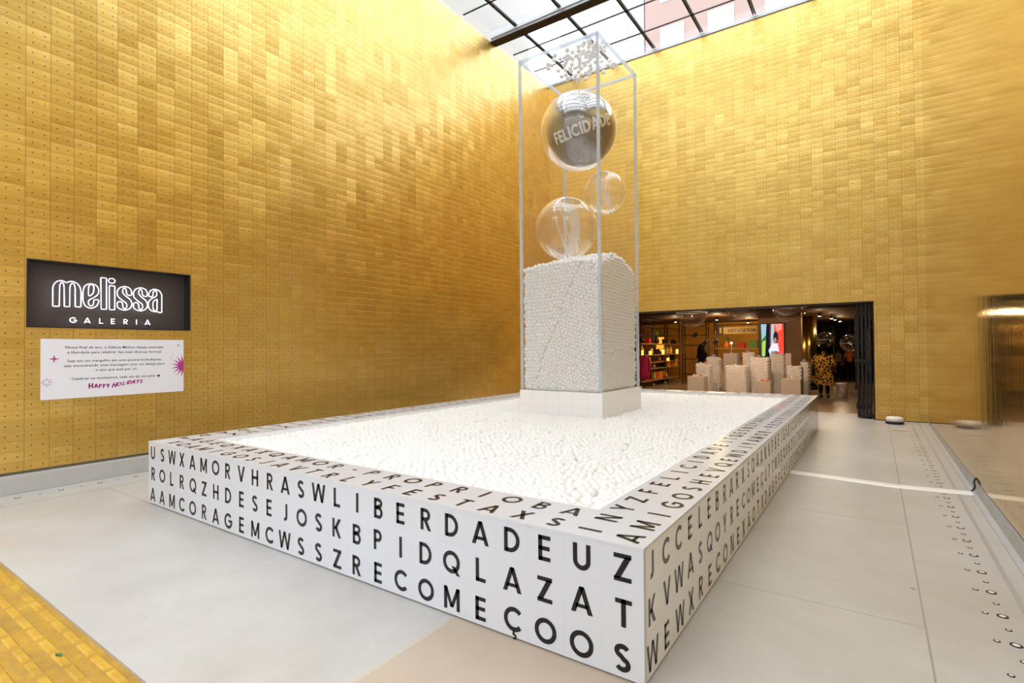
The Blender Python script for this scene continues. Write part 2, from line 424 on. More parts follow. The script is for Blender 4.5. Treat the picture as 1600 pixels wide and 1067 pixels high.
        W_ = 1.22; k = 1.0; q = dg(.30 - w * .5, 0, 0, 1, k) + dg(.30 - w * .5, 0, .61 - w * .5, 1, k) + dg(.92 - w * .5, 0, .61 - w * .5, 1, k) + dg(.92 - w * .5, 0, W_ - w, 1, k)
    elif ch == 'X': W_ = .78; q = dg(0, 0, W_ - w * 1.2, 1, 1.2) + dg(W_ - w * 1.2, 0, 0, 1, 1.2)
    elif ch == 'Y': W_ = .80; q = rect(.40 - h, 0, .40 + h, .5) + dg(.40 - w * .58, .42, 0, 1, 1.16) + dg(.40 - w * .58, .42, W_ - w * 1.16, 1, 1.16)
    elif ch == 'Z': W_ = .68; q = rect(0, 0, W_, t) + rect(0, 1 - t, W_, 1) + dg(0, t * .6, W_ - w * 1.3, 1 - t * .6, 1.3)
    elif ch == 'Ã':
        q, W_ = glyph('A', w); q = [[(a[0], a[1] * .86) for a in f] for f in q]
        q += stroke([(.2, .96), (.32, 1.04), (.44, 1.0), (.58, .95), (.70, 1.03)], w * .45)
    elif ch == '-': W_ = .34; q = rect(0, .40, W_, .40 + t)
    elif ch == '.': W_ = w; q = rect(0, .42, w, .42 + w)
    else: W_ = .4; q = []
    return [[(float(a[0]), float(a[1])) for a in f] for f in q], W_

def ccw(f):
    a = sum(f[i][0] * f[(i + 1) % len(f)][1] - f[(i + 1) % len(f)][0] * f[i][1] for i in range(len(f)))
    return f if a > 0 else f[::-1]
def put_letter(mb, ch, centre, r, u, cap, w=SW, xs=1.0):
    q, W_ = glyph(ch, w)
    for f in q:
        f = ccw(f)
        vs = [centre + r * ((x - W_ / 2) * cap * xs) + u * ((y - .5) * cap) for x, y in f]
        mb.add(vs, [tuple(range(len(vs)))])
def put_line(mb, text, centre, r, u, cap, gap=0.14, w=SW, xs=1.0, space=0.45):
    tot = 0; ws = []
    for ch in text:
        W_ = space if ch == ' ' else glyph(ch, w)[1]
        ws.append(W_); tot += W_ + gap
    tot -= gap; x = -tot / 2
    for ch, W_ in zip(text, ws):
        if ch != ' ': put_letter(mb, ch, centre + r * ((x + W_ / 2) * cap * xs), r, u, cap, w, xs)
        x += W_ + gap
LETTERS = [0]
def letter_parts(text, start, r, u, mat, par, pitch=0.2, cap=0.124):
    for i, ch in enumerate(text):
        mb = MB(); put_letter(mb, ch, start + r * (pitch * (i + .5) + random.uniform(-.006, .006)) + u * random.uniform(-.003, .003), r, u, cap); mb.build('letter', mat, par)
def tile_rows(mb, text, start, r, u, pitch=0.2, cap=0.124, skip=()):
    for i, ch in enumerate(text):
        if ch == ' ' or i in skip: continue
        jit = random.uniform(-.006, .006)
        put_letter(mb, ch, start + r * (pitch * (i + .5) + jit) + u * random.uniform(-.003, .003), r, u, cap)

X = Vector((1, 0, 0)); Y = Vector((0, 1, 0)); Z = Vector((0, 0, 1))

# ================================================================ THE SETTING
FLR = MB().box(-6.9, 1.95, -1.2, 10.5, -0.3, 0).build('floor', M_FLOOR, loc=(0, 0, 0)); struct(FLR)
WALLTOP = 8.8
XL, XR, YB = -6.6, 1.66, 10.5
# left wall with the recess of the sign
sy0, sy1, sz0, sz1 = -0.545, 1.09, 1.742, 2.482
mb = MB()
mb.box(XL - .35, XL, -3.2, sy0, .222, WALLTOP); mb.box(XL - .35, XL, sy1, YB + .3, .222, WALLTOP)
mb.box(XL - .35, XL, sy0, sy1, .222, sz0); mb.box(XL - .35, XL, sy0, sy1, sz1, WALLTOP)
mb.box(XL - .35, XL - .17, sy0, sy1, sz0, sz1)
wl = struct(mb.build('wall_left', M_LEFT, loc=(0, 0, 0)))
# back wall with the shop opening
dx0, dx1, dzt = -4.5, 0.84, 2.37
mb = MB()
mb.box(XL, dx0, YB, YB + .3, .015, WALLTOP); mb.box(dx1, XR + .3, YB, YB + .3, .015, WALLTOP); mb.box(dx0, dx1, YB, YB + .3, dzt, WALLTOP)
wb = struct(mb.build('wall_back', M_BACK, loc=(0, 0, 0)))
zc = lambda y: .02 + (10.5 - y) * .0135
mb = MB()
mb.hexa([(XR, -1.9, zc(-1.9) + .022), (XR + .3, -1.9, zc(-1.9) + .022), (XR + .3, YB, zc(YB) + .022), (XR, YB, zc(YB) + .022),
         (XR, -1.9, WALLTOP), (XR + .3, -1.9, WALLTOP), (XR + .3, YB, WALLTOP), (XR, YB, WALLTOP)])
wr = struct(mb.build('wall_right', M_RIGHT, loc=(0, 0, 0)))
mb = MB().box(XL - .05, XL + .055, -3.2, YB, 0, .19); struct(mb.build('baseboard_left', M_CURB, loc=(0, 0, 0), bevel=.006))
struct(MB().box(XL - .3, XL - .02, -3.2, YB, .19, .222).build('trim_1', plain('shadow_gap_grey', (.16, .14, .12), .8), loc=(0, 0, 0)))
mb = MB().hexa([(XR - .008, -1.9, 0), (XR + .3, -1.9, 0), (XR + .3, YB, 0), (XR - .008, YB, 0), (XR - .008, -1.9, zc(-1.9)), (XR + .3, -1.9, zc(-1.9)), (XR + .3, YB, zc(YB)), (XR - .008, YB, zc(YB))])
struct(mb.build('baseboard_right', M_CURB, loc=(0, 0, 0)))
mb = MB().hexa([(XR + .012, -1.9, zc(-1.9)), (XR + .3, -1.9, zc(-1.9)), (XR + .3, YB, zc(YB)), (XR + .012, YB, zc(YB)), (XR + .012, -1.9, zc(-1.9) + .022), (XR + .3, -1.9, zc(-1.9) + .022), (XR + .3, YB, zc(YB) + .022), (XR + .012, YB, zc(YB) + .022)])
struct(mb.build('trim_2', M_BLACKGAP, loc=(0, 0, 0)))
struct(MB().box(dx1, XR, YB - .004, YB + .3, 0, .015).build('baseboard_back', M_BLACKGAP, loc=(0, 0, 0)))
# dark reveal around the shop opening
mb = MB().box(dx0, dx1, YB + .0, YB + .3, dzt - .03, dzt - .001); mb.box(dx1 - .025, dx1 - .001, YB + .0, YB + .3, 0, dzt - .03)
struct(mb.build('trim_3', M_BLK, loc=(0, 0, 0)))

# floor joints, slab, inlays (children of the floor)
def strip(x0, x1, y0, y1, mat, name='joint', h=.0012, par=FLR):
    return MB().box(x0, x1, y0, y1, .0, h).build(name, mat, par)
strip(1.036, 1.045, -1.2, 9.9, M_JOINT)
strip(1.490, 1.518, -1.2, 10.3, plain('inlaid_metal_channel', (0.42, 0.42, 0.43), .45, .3), 'drain_channel')
strip(1.600, 1.605, -1.2, 10.0, M_JOINT)
strip(XL + .055, -6.0, -.835, -.829, M_JOINT)
strip(-6.03, -6.022, -1.2, YB, M_JOINT)
strip(-6.03, -5.0, -.003, .003, M_JOINT)
strip(0.0, 1.04, 3.2, 3.204, M_JOINL)
strip(0.0, 1.04, 1.28, 1.284, M_JOINL)
strip(-1.08, 1.04, -1.2, .03, M_TAN, 'tan_slab', .0008)
strip(-1.10, -1.075, -1.2, .0, plain('old_mortar', (0.5, 0.45, 0.38), .8), 'joint', .001)
strip(1.075, 1.286, 9.06, 9.10, M_BLACKGAP, 'drain_slot', .0016)
# street pavement outside: yellow tactile paving
M_YEL = None
m = NT('yellow_tactile_paint'); g, xyz = m.pos()
n1 = m.noise(g.outputs['Position'], 5, 5, .6); n2 = m.noise(g.outputs['Position'], 40, 4, .6)
c = m.ramp(n1, [(.3, (.38, .22, .02)), (.5, (.50, .29, .022)), (.7, (.58, .36, .035))])
c = m.mix(m.math('MULTIPLY', m.math('GREATER_THAN', n2, .60), .4), c, rgb((.33, .22, .10)))
m.bsdf(Base_Color=c, Roughness=.75); M_YEL = m.m
m = NT('shaded_dirty_yellow'); g, xyz = m.pos()  # darker than the ribs: recess shade put into the colour, plus dirt specks
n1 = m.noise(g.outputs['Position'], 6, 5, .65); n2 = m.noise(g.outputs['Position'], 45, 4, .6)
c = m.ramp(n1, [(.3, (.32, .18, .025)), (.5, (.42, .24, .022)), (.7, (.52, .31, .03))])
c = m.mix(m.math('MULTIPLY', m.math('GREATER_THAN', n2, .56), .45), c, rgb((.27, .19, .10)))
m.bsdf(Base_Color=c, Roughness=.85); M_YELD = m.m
struct(MB().box(-30, 30, -30, -1.2, -.3, -.006).build('floor.001', M_ASPH, loc=(0, 0, 0)))
tp = thing('tactile_paving', (-4.3, -1.5, 0), 'worn yellow ribbed tactile paving strip along the edge of the concrete floor', 'paving')
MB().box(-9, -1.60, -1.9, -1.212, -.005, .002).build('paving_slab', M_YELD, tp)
MB().box(-9, -1.60, -1.212, -1.2, -.005, .001).build('edge_mortar', plain('gritty_mortar', (.30, .24, .17), .9, var=.4, scale=60), tp)
mb = MB()
for j in range(6):
    yy = -1.258 - j * .098
    for i in range(38):
        x1 = -1.72 - i * .197 - (0.0)
        mb.hexa([(x1 - .168, yy - .020, .002), (x1, yy - .020, .002), (x1, yy + .020, .002), (x1 - .168, yy + .020, .002),
                 (x1 - .158, yy - .013, .010), (x1 - .008, yy - .013, .010), (x1 - .008, yy + .013, .010), (x1 - .158, yy + .013, .010)])
tag(mb.build('ribs', M_YEL, tp, ), kind='stuff')
lf = MB()
lf.add([(-2.46, -1.36, .012), (-2.43, -1.345, .018), (-2.395, -1.35, .013), (-2.43, -1.368, .014)], [(0, 3, 2, 1)])
lf.add([(-2.46, -1.36, .0125), (-2.43, -1.345, .0185), (-2.395, -1.35, .0135), (-2.43, -1.368, .0145)], [(0, 1, 2, 3)])
tag(lf.build('fallen_leaf', plain('leaf_green', (.05, .13, .03), .5), loc=(-2.43, -1.36, .012)), 'small green leaf lying on the yellow paving', 'leaf')

# in-floor lights
def floor_light(x, y, r, label, group):
    o = thing('floor_light', (x, y, 0), label, 'floor light', group)
    MB().lathe([(r, .0), (r, .0022), (r * .93, .003), (r * .62, .003), (r * .62, .001)], (x, y, 0), 20).build('rim', M_BLK, o)
    MB().lathe([(r * .62, .001), (r * .6, .0032), (r * .3, .0036)], (x, y, 0), 16).build('lens', MATS.get('floor_lens') or plain('floor_lens', (.75, .76, .74), .3), o)
    return o
big = floor_light(1.393, 1.325 - .335, .0255, 'larger round recessed light with black rim set in the concrete along the right wall', 'larger recessed floor lights along the right wall')
smi = floor_light(1.322, 1.327 - .335, .0145, 'small round recessed light beside a larger one, inner row near the right wall', 'small recessed floor lights of the inner row')
smm = floor_light(1.391, 1.157 - .0, .0145, 'small round recessed light between two larger ones near the right wall', 'small recessed floor lights between the larger ones')
for k in range(0, 26):
    yk = 1.325 + .3365 * k
    for src, x, y in ((big, 1.393, yk), (smi, 1.322, yk), (smm, 1.391, yk + .168)):
        c = copy_tree(src); c.location = (x, y, 0)
lb = floor_light(-6.33, -.665, .024, 'small dark recessed light in the floor strip along the left wall', 'recessed floor lights along the left wall')
for k in range(1, 8):
    c = copy_tree(lb); c.location = (-6.33 - .008 * min(k, 5), -.665 + .175 * k, 0)
    if k % 2: c.scale = (.5, .5, 1)

# white tape / cable cover
mb = MB()
pts = [(0.006, 4.748), (.35, 4.70), (.7, 4.655), (1.0, 4.615), (1.35, 4.655), (1.62, 4.69)]
for (a, b) in zip(pts[:-1], pts[1:]):
    mb.hexa([(a[0], a[1] - .085, 0.001), (b[0], b[1] - .085, .001), (b[0], b[1] + .085, .001), (a[0], a[1] + .085, .001),
             (a[0], a[1] - .05, .012), (b[0], b[1] - .05, .012), (b[0], b[1] + .05, .012), (a[0], a[1] + .05, .012)])
tag(mb.build('cable_cover', M_WHITE, loc=(.8, 4.68, 0)), 'white flat cable cover running across the floor from the pool to the right wall', 'cable cover')
mb = MB().tube(crom([(1.615, 4.70, .02), (1.642, 4.71, .06), (1.64, 4.74, .11), (1.66, 4.77, .145)], 4, False), .008)
tag(mb.build('cable', M_BLK, loc=(1.62, 4.7, 0)), 'short black cable leaving the white floor cover and climbing the curb of the right wall', 'cable')
# round cleaner-like disc
o = thing('floor_beacon', (1.135, 10.06, 0), 'round white cap on a black base on the floor beside the shop doorway', 'floor beacon')
MB().lathe([(.135, 0), (.145, .01), (.145, .045), (.135, .05)], (1.135, 10.06, 0), 32).build('base', M_BLK, o)
MB().lathe([(.136, .05), (.136, .105), (.125, .125), (.09, .135)], (1.135, 10.06, 0), 32).build('cap', M_WHITE, o)
# small bits of litter
lm_ = plain('dry_twig', (.12, .06, .03), .8)
tag(MB().tube([(1.00, 1.80, .003), (1.012, 1.797, .005), (1.022, 1.786, .003)], .0018, 6).build('dry_twig', lm_, loc=(1.0, 1.8, 0)), 'tiny brown twig lying on the concrete beside the long floor joint', 'twig')

# ---------------------------------------------------------------- skylight
ceil = bpy.data.objects.new('ceiling', None); ceil.location = (0, 0, 8.9); C.objects.link(ceil); struct(ceil)
MB().box(XL - .1, XR + .1, 0.3, YB + .1, 8.93, 8.945).build('glazing', M_ROOFG, ceil)
for k in range(-1, 10):
    y = 9.72 - k * .985
    if 7.5 < y < 8.1 or y > YB or y < .3: continue
    MB().box(XL, XR, y - .011, y + .011, 8.905, 8.93).build('cross_bar', M_STEEL, ceil)
for k in range(7):
    x = -5.86 + 1.148 * k
    for s in (-.027, .027):
        MB().box(x + s - .009, x + s + .009, .3, YB, 8.895, 8.93).build('glazing_bar', M_STEEL, ceil)
    MB().box(x - .018, x + .018, .3, YB, 8.92, 8.93).build('glazing_cap', M_GREYM, ceil)
for yb in (7.77, 1.9):
    MB().box(XL, XR, yb, yb + .23, 8.78, 8.80).build('beam_flange', M_STEEL, ceil)
    MB().box(XL, XR, yb + .01, yb + .22, 8.80, 9.05).build('beam_web', M_GREYM, ceil)
    MB().box(XL, XR, yb - .02, yb + .01, 8.86, 9.02).build('beam_flashing', plain('pale_membrane', (.62, .66, .72), .6), ceil)
struct(MB().box(XL, XR, YB - .03, YB + .3, 8.80, 8.86).build('trim_4', M_GREYM, loc=(0, 0, 0)))

# unseen slab added above the entrance to cut the light at the front
struct(MB().box(XL - .35, XR + .3, -4.2, .28, 8.8, 9.3).build('ceiling_light_blocker', plain('light_blocker_grey', (.55, .54, .52), .7), loc=(0, 0, 0)))
# neighbouring tower above the roof
def tower(x0, x1, y0, y1, z1, mat, label, name='tower_block'):
    o = thing(name, ((x0 + x1) / 2, (y0 + y1) / 2, 0), label, 'building')
    MB().box(x0, x1, y0, y1, 0, z1).build('wall', mat, o)
    gw = plain('pale_window_glass', (.62, .70, .74), .2)
    for zz in np.arange(12, z1 - 2, 3.0):
        for xx in np.arange(x0 + .9, x1 - 1.4, 2.6):
            w = MB().box(xx, xx + 1.3, y0 - .06, y0 + .02, zz, zz + 1.5).build('window', M_WHITE, o)
            MB().box(xx + .08, xx + 1.22, y0 - .08, y0 - .055, zz + .08, zz + 1.42).build('pane', gw, w)
    return o
tower(-9.8, -3.5, 27, 36, 41, plain('pale_pink_render', (.33, .235, .21), .8), 'pale pink tower block seen through the glass roof above the back wall')
tower(-16.5, -10.6, 29, 36, 38, plain('pale_grey_render', (.42, .46, .50), .8), 'pale grey tower block seen through the glass roof left of the pink one')

# houses across the street, behind the camera
tower(-22, XL - .36, -3.2, 10, 11, plain('neighbour_facade', (.40, .39, .37), .8), 'neighbouring grey building left of the gold walled court', 'neighbour_building')
tower(XR + .31, 18, -1.9, 10, 11, MATS['neighbour_facade'], 'neighbouring grey building right of the gold walled court', 'neighbour_building')
tower(-16, -5.2, -26, -18, 15, plain('street_house_grey', (.42, .40, .38), .8), 'grey street building across the road, reflected in the clear spheres', 'street_building')
tower(-5.0, 7.5, -26, -17.5, 17, plain('street_house_brown', (.38, .34, .31), .8), 'brown street building across the road behind the photographer', 'street_building')
tower(7.7, 20, -26, -18.5, 14, plain('street_house_dark', (.36, .36, .37), .8), 'dark street building across the road to the right', 'street_building')

# ================================================================ SIGN ON THE LEFT WALL
sg = thing('neon_sign', (XL - .1, (sy0 + sy1) / 2, sz0), 'recessed dark sign box with glowing white neon lettering on the left gold wall', 'sign')
M_BOX = plain('dark_brown_panel', (.058, .046, .040), .45)
MB().box(XL - .17, XL - .155, sy0, sy1, sz0, sz1).build('back_panel', M_BOX, sg)
mb = MB()
mb.box(XL - .155, XL + .004, sy0, sy0 + .012, sz0, sz1); mb.box(XL - .155, XL + .004, sy1 - .012, sy1, sz0, sz1)
mb.box(XL - .155, XL + .004, sy0 + .012, sy1 - .012, sz0, sz0 + .012); mb.box(XL - .155, XL + .004, sy0 + .012, sy1 - .012, sz1 - .012, sz1)
mb.build('frame', plain('sign_frame_black', (.02, .018, .018), .4), sg)
neon = plain('white_neon', (.9, .9, 1), .3, 0, (.86, .84, 1.0), 2.8)
G = {
 'm': [(-0.311, 1.985), (-0.311, 2.193), (-0.299, 2.234), (-0.275, 2.266), (-0.244, 2.277), (-0.215, 2.274), (-0.19, 2.256), (-0.166, 2.274), (-0.133, 2.279), (-0.093, 2.259), (-0.067, 2.22), (-0.058, 2.17), (-0.059, 1.991), (-0.111, 1.991), (-0.113, 2.211), (-0.121, 2.247), (-0.137, 2.259), (-0.153, 2.244), (-0.16, 2.207), (-0.161, 1.987), (-0.209, 1.988), (-0.212, 2.211), (-0.217, 2.246), (-0.229, 2.259), (-0.245, 2.244), (-0.251, 2.207), (-0.253, 1.987)],
 'e': [(0.11, 2.208), (0.091, 2.253), (0.033, 2.271), (-0.023, 2.245), (-0.041, 2.172), (-0.041, 2.061), (-0.019, 2.003), (0.034, 1.978), (0.087, 2.005), (0.11, 2.058), (0.11, 2.081), (0.083, 2.089), (0.06, 2.076), (0.06, 2.031), (0.038, 2.002), (0.011, 2.028), (0.011, 2.074), (0.072, 2.116), (0.106, 2.151)],
 'e2': [(0.011, 2.121), (0.011, 2.222), (0.022, 2.253), (0.037, 2.262), (0.055, 2.254), (0.064, 2.227), (0.06, 2.171), (0.041, 2.137)],
 'l': [(0.129, 2.351), (0.184, 2.349), (0.186, 1.978), (0.133, 1.978)],
 'i': [(0.213, 2.263), (0.268, 2.263), (0.268, 1.977), (0.214, 1.977)],
 's': [(0.441, 2.164), (0.442, 2.218), (0.42, 2.255), (0.367, 2.27), (0.312, 2.245), (0.29, 2.195), (0.296, 2.143), (0.337, 2.102), (0.387, 2.067), (0.395, 2.024), (0.374, 1.991), (0.35, 2.011), (0.348, 2.064), (0.325, 2.082), (0.296, 2.073), (0.291, 2.037), (0.3, 1.999), (0.368, 1.974), (0.428, 2.001), (0.448, 2.056), (0.432, 2.109), (0.382, 2.149), (0.348, 2.19), (0.349, 2.229), (0.366, 2.25), (0.385, 2.232), (0.387, 2.184), (0.407, 2.161)],
 'a': [(0.626, 2.168), (0.626, 2.198), (0.648, 2.246), (0.693, 2.263), (0.747, 2.249), (0.773, 2.2), (0.773, 1.97), (0.734, 1.968), (0.729, 1.983), (0.702, 1.975), (0.649, 1.989), (0.624, 2.028), (0.622, 2.098), (0.657, 2.141), (0.715, 2.175), (0.718, 2.226), (0.697, 2.25), (0.675, 2.223), (0.675, 2.182), (0.657, 2.159)],
 'a2': [(0.72, 2.14), (0.72, 2.003), (0.698, 1.984), (0.673, 2.011), (0.673, 2.106)]}
def neon_loop(pts, dy=0.0, n=3):
    P = [Vector((XL - .06, y + dy, z)) for y, z in pts]
    out = []
    N = len(P)
    for i in range(N):     # long edges stay straight, short ones are rounded
        a, b = P[i], P[(i + 1) % N]
        L = (b - a).length
        out.append(a)
        if L > .12: out += [a + (b - a) * (.012 / L), b + (a - b) * (.012 / L)]
    for _ in range(1):
        q = []
        for i in range(len(out)):
            a, b = out[i], out[(i + 1) % len(out)]
            if (b - a).length < .004: q.append((a + b) / 2)
            else: q += [a * .78 + b * .22, a * .22 + b * .78]
        out = q
    return out
def bend(mb_, pts, r=.0042): mb_.tube(pts, r, 6, True)
for nm, keys in (('m', ('m',)), ('e', ('e', 'e2')), ('l', ('l',)), ('i', ('i',)), ('s', ('s',)), ('a', ('a', 'a2'))):
    mb = MB()
    for k in keys: bend(mb, neon_loop(G[k]))
    if nm == 'i': mb.tube([(XL - .06, .237 + .033 * math.cos(t), 2.322 + .029 * math.sin(t)) for t in np.linspace(0, 2 * PI, 17)[:-1]], .0042, 6, True)
    mb.build('neon_letter', neon, sg)
    if nm == 's':
        mb = MB(); bend(mb, neon_loop(G['s'], .168)); mb.build('neon_letter', neon, sg)
for ch, y in zip('GALERIA', (-.132, 0, .132, .248, .379, .492, .612)):
    mb = MB(); put_letter(mb, ch, Vector((XL - .055, y, 1.838)), Y, Z, .060, .12, 1.12)
    mb.build('small_neon_letter', neon, sg)
# information board
MAG = plain('magenta_print', (.42, .03, .24), .4)
ib = thing('information_board', (XL, .28, .945), 'white board with small black text and magenta sparkles below the neon sign', 'board')
by0, by1, bz0, bz1 = -.428, 1.0, .955, 1.62
MB().box(XL + .001, XL + .012, by0, by1, bz0, bz1).build('panel', plain('white_board', (.74, .73, .78), .4, var=.02), ib, .001)
def font_text(body, size, y, z, mat, name, par, x=XL + .0132, sx=1.12, bold=.004):
    cu = bpy.data.curves.new('t', 'FONT'); cu.body = body; cu.size = size; cu.align_x = 'CENTER'; cu.align_y = 'CENTER'; cu.offset = bold * size; cu.resolution_u = 2
    to = bpy.data.objects.new('t', cu); C.objects.link(to)
    dg = bpy.context.evaluated_depsgraph_get(); dg.update()
    me = bpy.data.meshes.new_from_object(to.evaluated_get(dg))
    C.objects.unlink(to); bpy.data.objects.remove(to); bpy.data.curves.remove(cu)
    off = parent_world(par)
    for v in me.vertices:
        a, b = v.co.x, v.co.y
        v.co = Vector((x, y + a * sx, z + b)) - off
    me.materials.clear(); me.materials.append(mat); me.name = name
    o = bpy.data.objects.new(name, me); C.objects.link(o); o.parent = par
    return o
for body, y, z in (('Nesse final de ano, a Galeria Melissa deseja estimular', .272, 1.527), ('a liberdade para celebrar das mais diversas formas!', .272, 1.470),
                   ('Seja em um mergulho em uma piscina borbulhante,', .272, 1.374), ('seja encontrando uma mensagem com um desejo para', .272, 1.320),
                   ('o ano que está por vir.', .270, 1.265), ('Celebrar os momentos, cada um do seu jeito', .257, 1.171)):
    font_text(body, .041, y, z, M_INK, 'text_line', ib)
HX = XL + .0135
mb = MB(); mb.add([(HX, .709 + a, 1.167 + b) for a, b in ((0, -.018), (.011, -.004), (.018, .008), (.012, .016), (.004, .015), (0, .008), (-.004, .015), (-.012, .016), (-.018, .008), (-.011, -.004))], [tuple(range(10))]); mb.build('heart_mark', M_INK, ib)
mb = MB(); text = 'HAPPY HOLIDAYS'; x = .272 - .30
yy = -.005
pos = [-.005, .045, .085, .122, .160, None, .225, .270, .318, .352, .380, .420, .462, .500]
for ch, px, k in zip(text, pos, range(14)):
    if px is None: continue
    zz = 1.085 - .010 * math.sin(k * .45) + (.018 * max(0, k - 6) / 7)
    cap = .060 if k in (0, 6) else .048
    u2 = (Z + Y * (.0 if k < 6 else .35)).normalized()
    put_letter(mb, ch, Vector((HX, px + .02, zz)), Y, u2, cap, .24, 1.0)
mb.build('greeting_line', MAG, ib)
def star4(y, z, r, name='sparkle'):
    mb = MB(); v = []
    for k in range(8):
        a = k * PI / 4; rr = r if k % 2 == 0 else r * .27
        v.append((HX, y + rr * math.cos(a), z + rr * math.sin(a)))
    mb.add(v + [(HX, y, z)], [(8, k, (k + 1) % 8) for k in range(8)]); mb.build(name, MAG, ib)
star4(-.315, 1.400, .046); star4(.935, 1.552, .02); star4(.87, 1.445, .009); star4(.855, 1.395, .012)
mb = MB()
for k in range(8):
    a = k * PI / 4; r0, r1 = (.016, .048) if k % 2 == 0 else (.022, .044)
    d = Vector((0, math.cos(a), math.sin(a))); n = Vector((0, -d.z, d.y)) * .003; c0 = Vector((HX, -.378, 1.145))
    mb.add([c0 + d * r0 - n, c0 + d * r1 - n, c0 + d * r1 + n, c0 + d * r0 + n], [(0, 1, 2, 3)])
mb.build('burst_mark', MAG, ib)
mb = MB(); v = [(HX, by1, 1.285)]
rs_ = [.15, .045] * 8
ang = np.linspace(90, 270, 17)
pts = []
for i, a in enumerate(ang):
    rr = (.150 if i % 2 == 1 else .062)
    pts.append((HX, by1 + rr * math.cos(math.radians(a)), 1.285 + rr * math.sin(math.radians(a))))
mb.add(v + pts, [(0, i + 2, i + 1) for i in range(16)]); mb.build('starburst', MAG, ib)

# ================================================================ BALL POOL
PX0, PX1, PY0, PY1, PH = -5.0, 0.0, 0.0, 8.57, 0.6
pool = thing('ball_pool', (-2.5, 4.28, 0), 'large low white ball pool faced with black capital letters on square tiles', 'ball pool')
MB().box(PX0 + .01, PX1 - .01, .01, PY1 - .01, 0, .012).build('plinth', M_BLK, pool)
MB().box(PX0, PX1, 0, .03, .010, .588).build('front_panel', M_WHT, pool)
MB().box(PX0, PX0 + .03, .03, PY1, .010, .588).build('left_panel', M_WHT, pool)
MB().box(PX0 + .03, PX1 - .03, PY1 - .03, PY1, .010, .588).build('back_panel', M_WHT, pool)
MB().box(PX1 - .03, PX1, .03, 7.0, .010, .588).build('right_panel', M_WHTG, pool)
MB().box(PX1 - .03, PX1 - .001, 7.003, PY1, .010, .588).build('far_side_panel', M_MIRR, pool)
mb = MB().box(PX0 - .002, PX1 + .002, -.002, .4, .588, PH); mb.box(PX0 - .002, PX0 + .4, .4, PY1 - .4, .588, PH); mb.box(PX1 - .4, PX1 + .002, .4, PY1 - .4, .588, PH); mb.box(PX0 - .002, PX1 + .002, PY1 - .4, PY1 + .002, .588, PH)
mb.build('rim', M_WHT, pool)
mb = MB().box(PX0 + .38, PX0 + .4, .4, PY1 - .4, .30, .588); mb.box(PX1 - .4, PX1 - .38, .4, PY1 - .4, .3, .588); mb.box(PX0 + .4, PX1 - .4, .38, .4, .3, .588); mb.box(PX0 + .4, PX1 - .4, PY1 - .4, PY1 - .38, .3, .588)
mb.box(PX0 + .4, PX1 - .4, .4, PY1 - .4, .46, .49)
mb.build('basin', plain('white_basin', (.85, .86, .87), .5), pool)
ROWS = ['USWXAMORVHRASWLIBERDADEUZ', 'ROLRQZHDESEJOSKBPIDQLAZAT', 'AAMCORAGEMCWSSZRECOMEÇOOS']
for k, t in enumerate(ROWS): letter_parts(t, Vector((PX0, -.001, .5 - .2 * k - .002)), X, Z, M_INK, pool)
letter_parts('VTRLYFESTAXS', Vector((PX0 + 2.2, .1, PH + .001)), X, Y, M_INK, pool)
mb = MB()
tile_rows(mb, 'XQAMIGOSJA', Vector((PX0 + .2, .1, PH + .001)), X, Y)
tile_rows(mb, 'AGEQXAXQAMOR-PROPRIOBA', Vector((PX0 + .2, .3, PH + .001)), X, Y)
tag(mb.build('front_rim_lettering', M_INK, pool), kind='stuff')
SR = ['JCCELEBRARXSQAANKPBEJGXESCOPVESEQTA', 'KVWASQOYRECOMEÇOPCMVEQVHZELTRZNAEXS', 'WEWXRECONEXÃOTXDAGFFCASAGERHZOLMVRE']
M_GINK = plain('grey_black_vinyl', (.035, .031, .028), .2, var=0)
mb = MB()
for k, t in enumerate(SR): tile_rows(mb, t, Vector((PX1 + .001, 0, .5 - .2 * k - .002)), Y, Z)
tag(mb.build('right_side_lettering', M_GINK, pool), kind='stuff')
IN = 'INYZFELICIDADEJTQESNZPARLEFFESTNASTGLSOEL'; OU = 'AMIGOSHEVQEWDJYAMOR-PROPRIODBSJAIQSVNERAEXO'
mb = MB(); tile_rows(mb, IN, Vector((PX1 - .3, 0, PH + .001)), Y, -X, skip=(30, 31, 32)); tile_rows(mb, OU, Vector((PX1 - .1, 0, PH + .001)), Y, -X)
tag(mb.build('right_rim_lettering', M_INK, pool), kind='stuff')
mb = MB()
for i in (30, 31, 32): put_letter(mb, IN[i], Vector((PX1 - .3, .2 * i + .1, PH + .001)), Y, -X, .124)
mb.build('pink_rim_lettering', M_INKR, pool)
LA = 'HAMORQUESLIBERDADEXAVRECOMEÇOSQNFELICIDADE'; LB = 'PEXCORAGEMQSALEGRIAXVTPAZESQAMIGOSZLUZXBR'
mb = MB(); tile_rows(mb, LA, Vector((PX0 + .1, PY1, PH + .001)), -Y, X); tile_rows(mb, LB[:38], Vector((PX0 + .3, PY1 - .4, PH + .001)), -Y, X)
for k, t in enumerate((LB, LA, LB[::-1])): tile_rows(mb, t[:41], Vector((PX0 - .001, PY1, .5 - .2 * k)), -Y, Z)
tag(mb.build('left_lettering', M_INK, pool), kind='stuff')
mb = MB(); tile_rows(mb, 'SONHOXALEGRIAQVPAZAMORL', Vector((PX1 - .2, PY1 - .1, PH + .001)), -X, -Y); tile_rows(mb, 'AVIDAQCORAGEMXSLUZEJTRO', Vector((PX1 - .2, PY1 - .3, PH + .001)), -X, -Y)
tag(mb.build('back_lettering', M_INK, pool), kind='stuff')

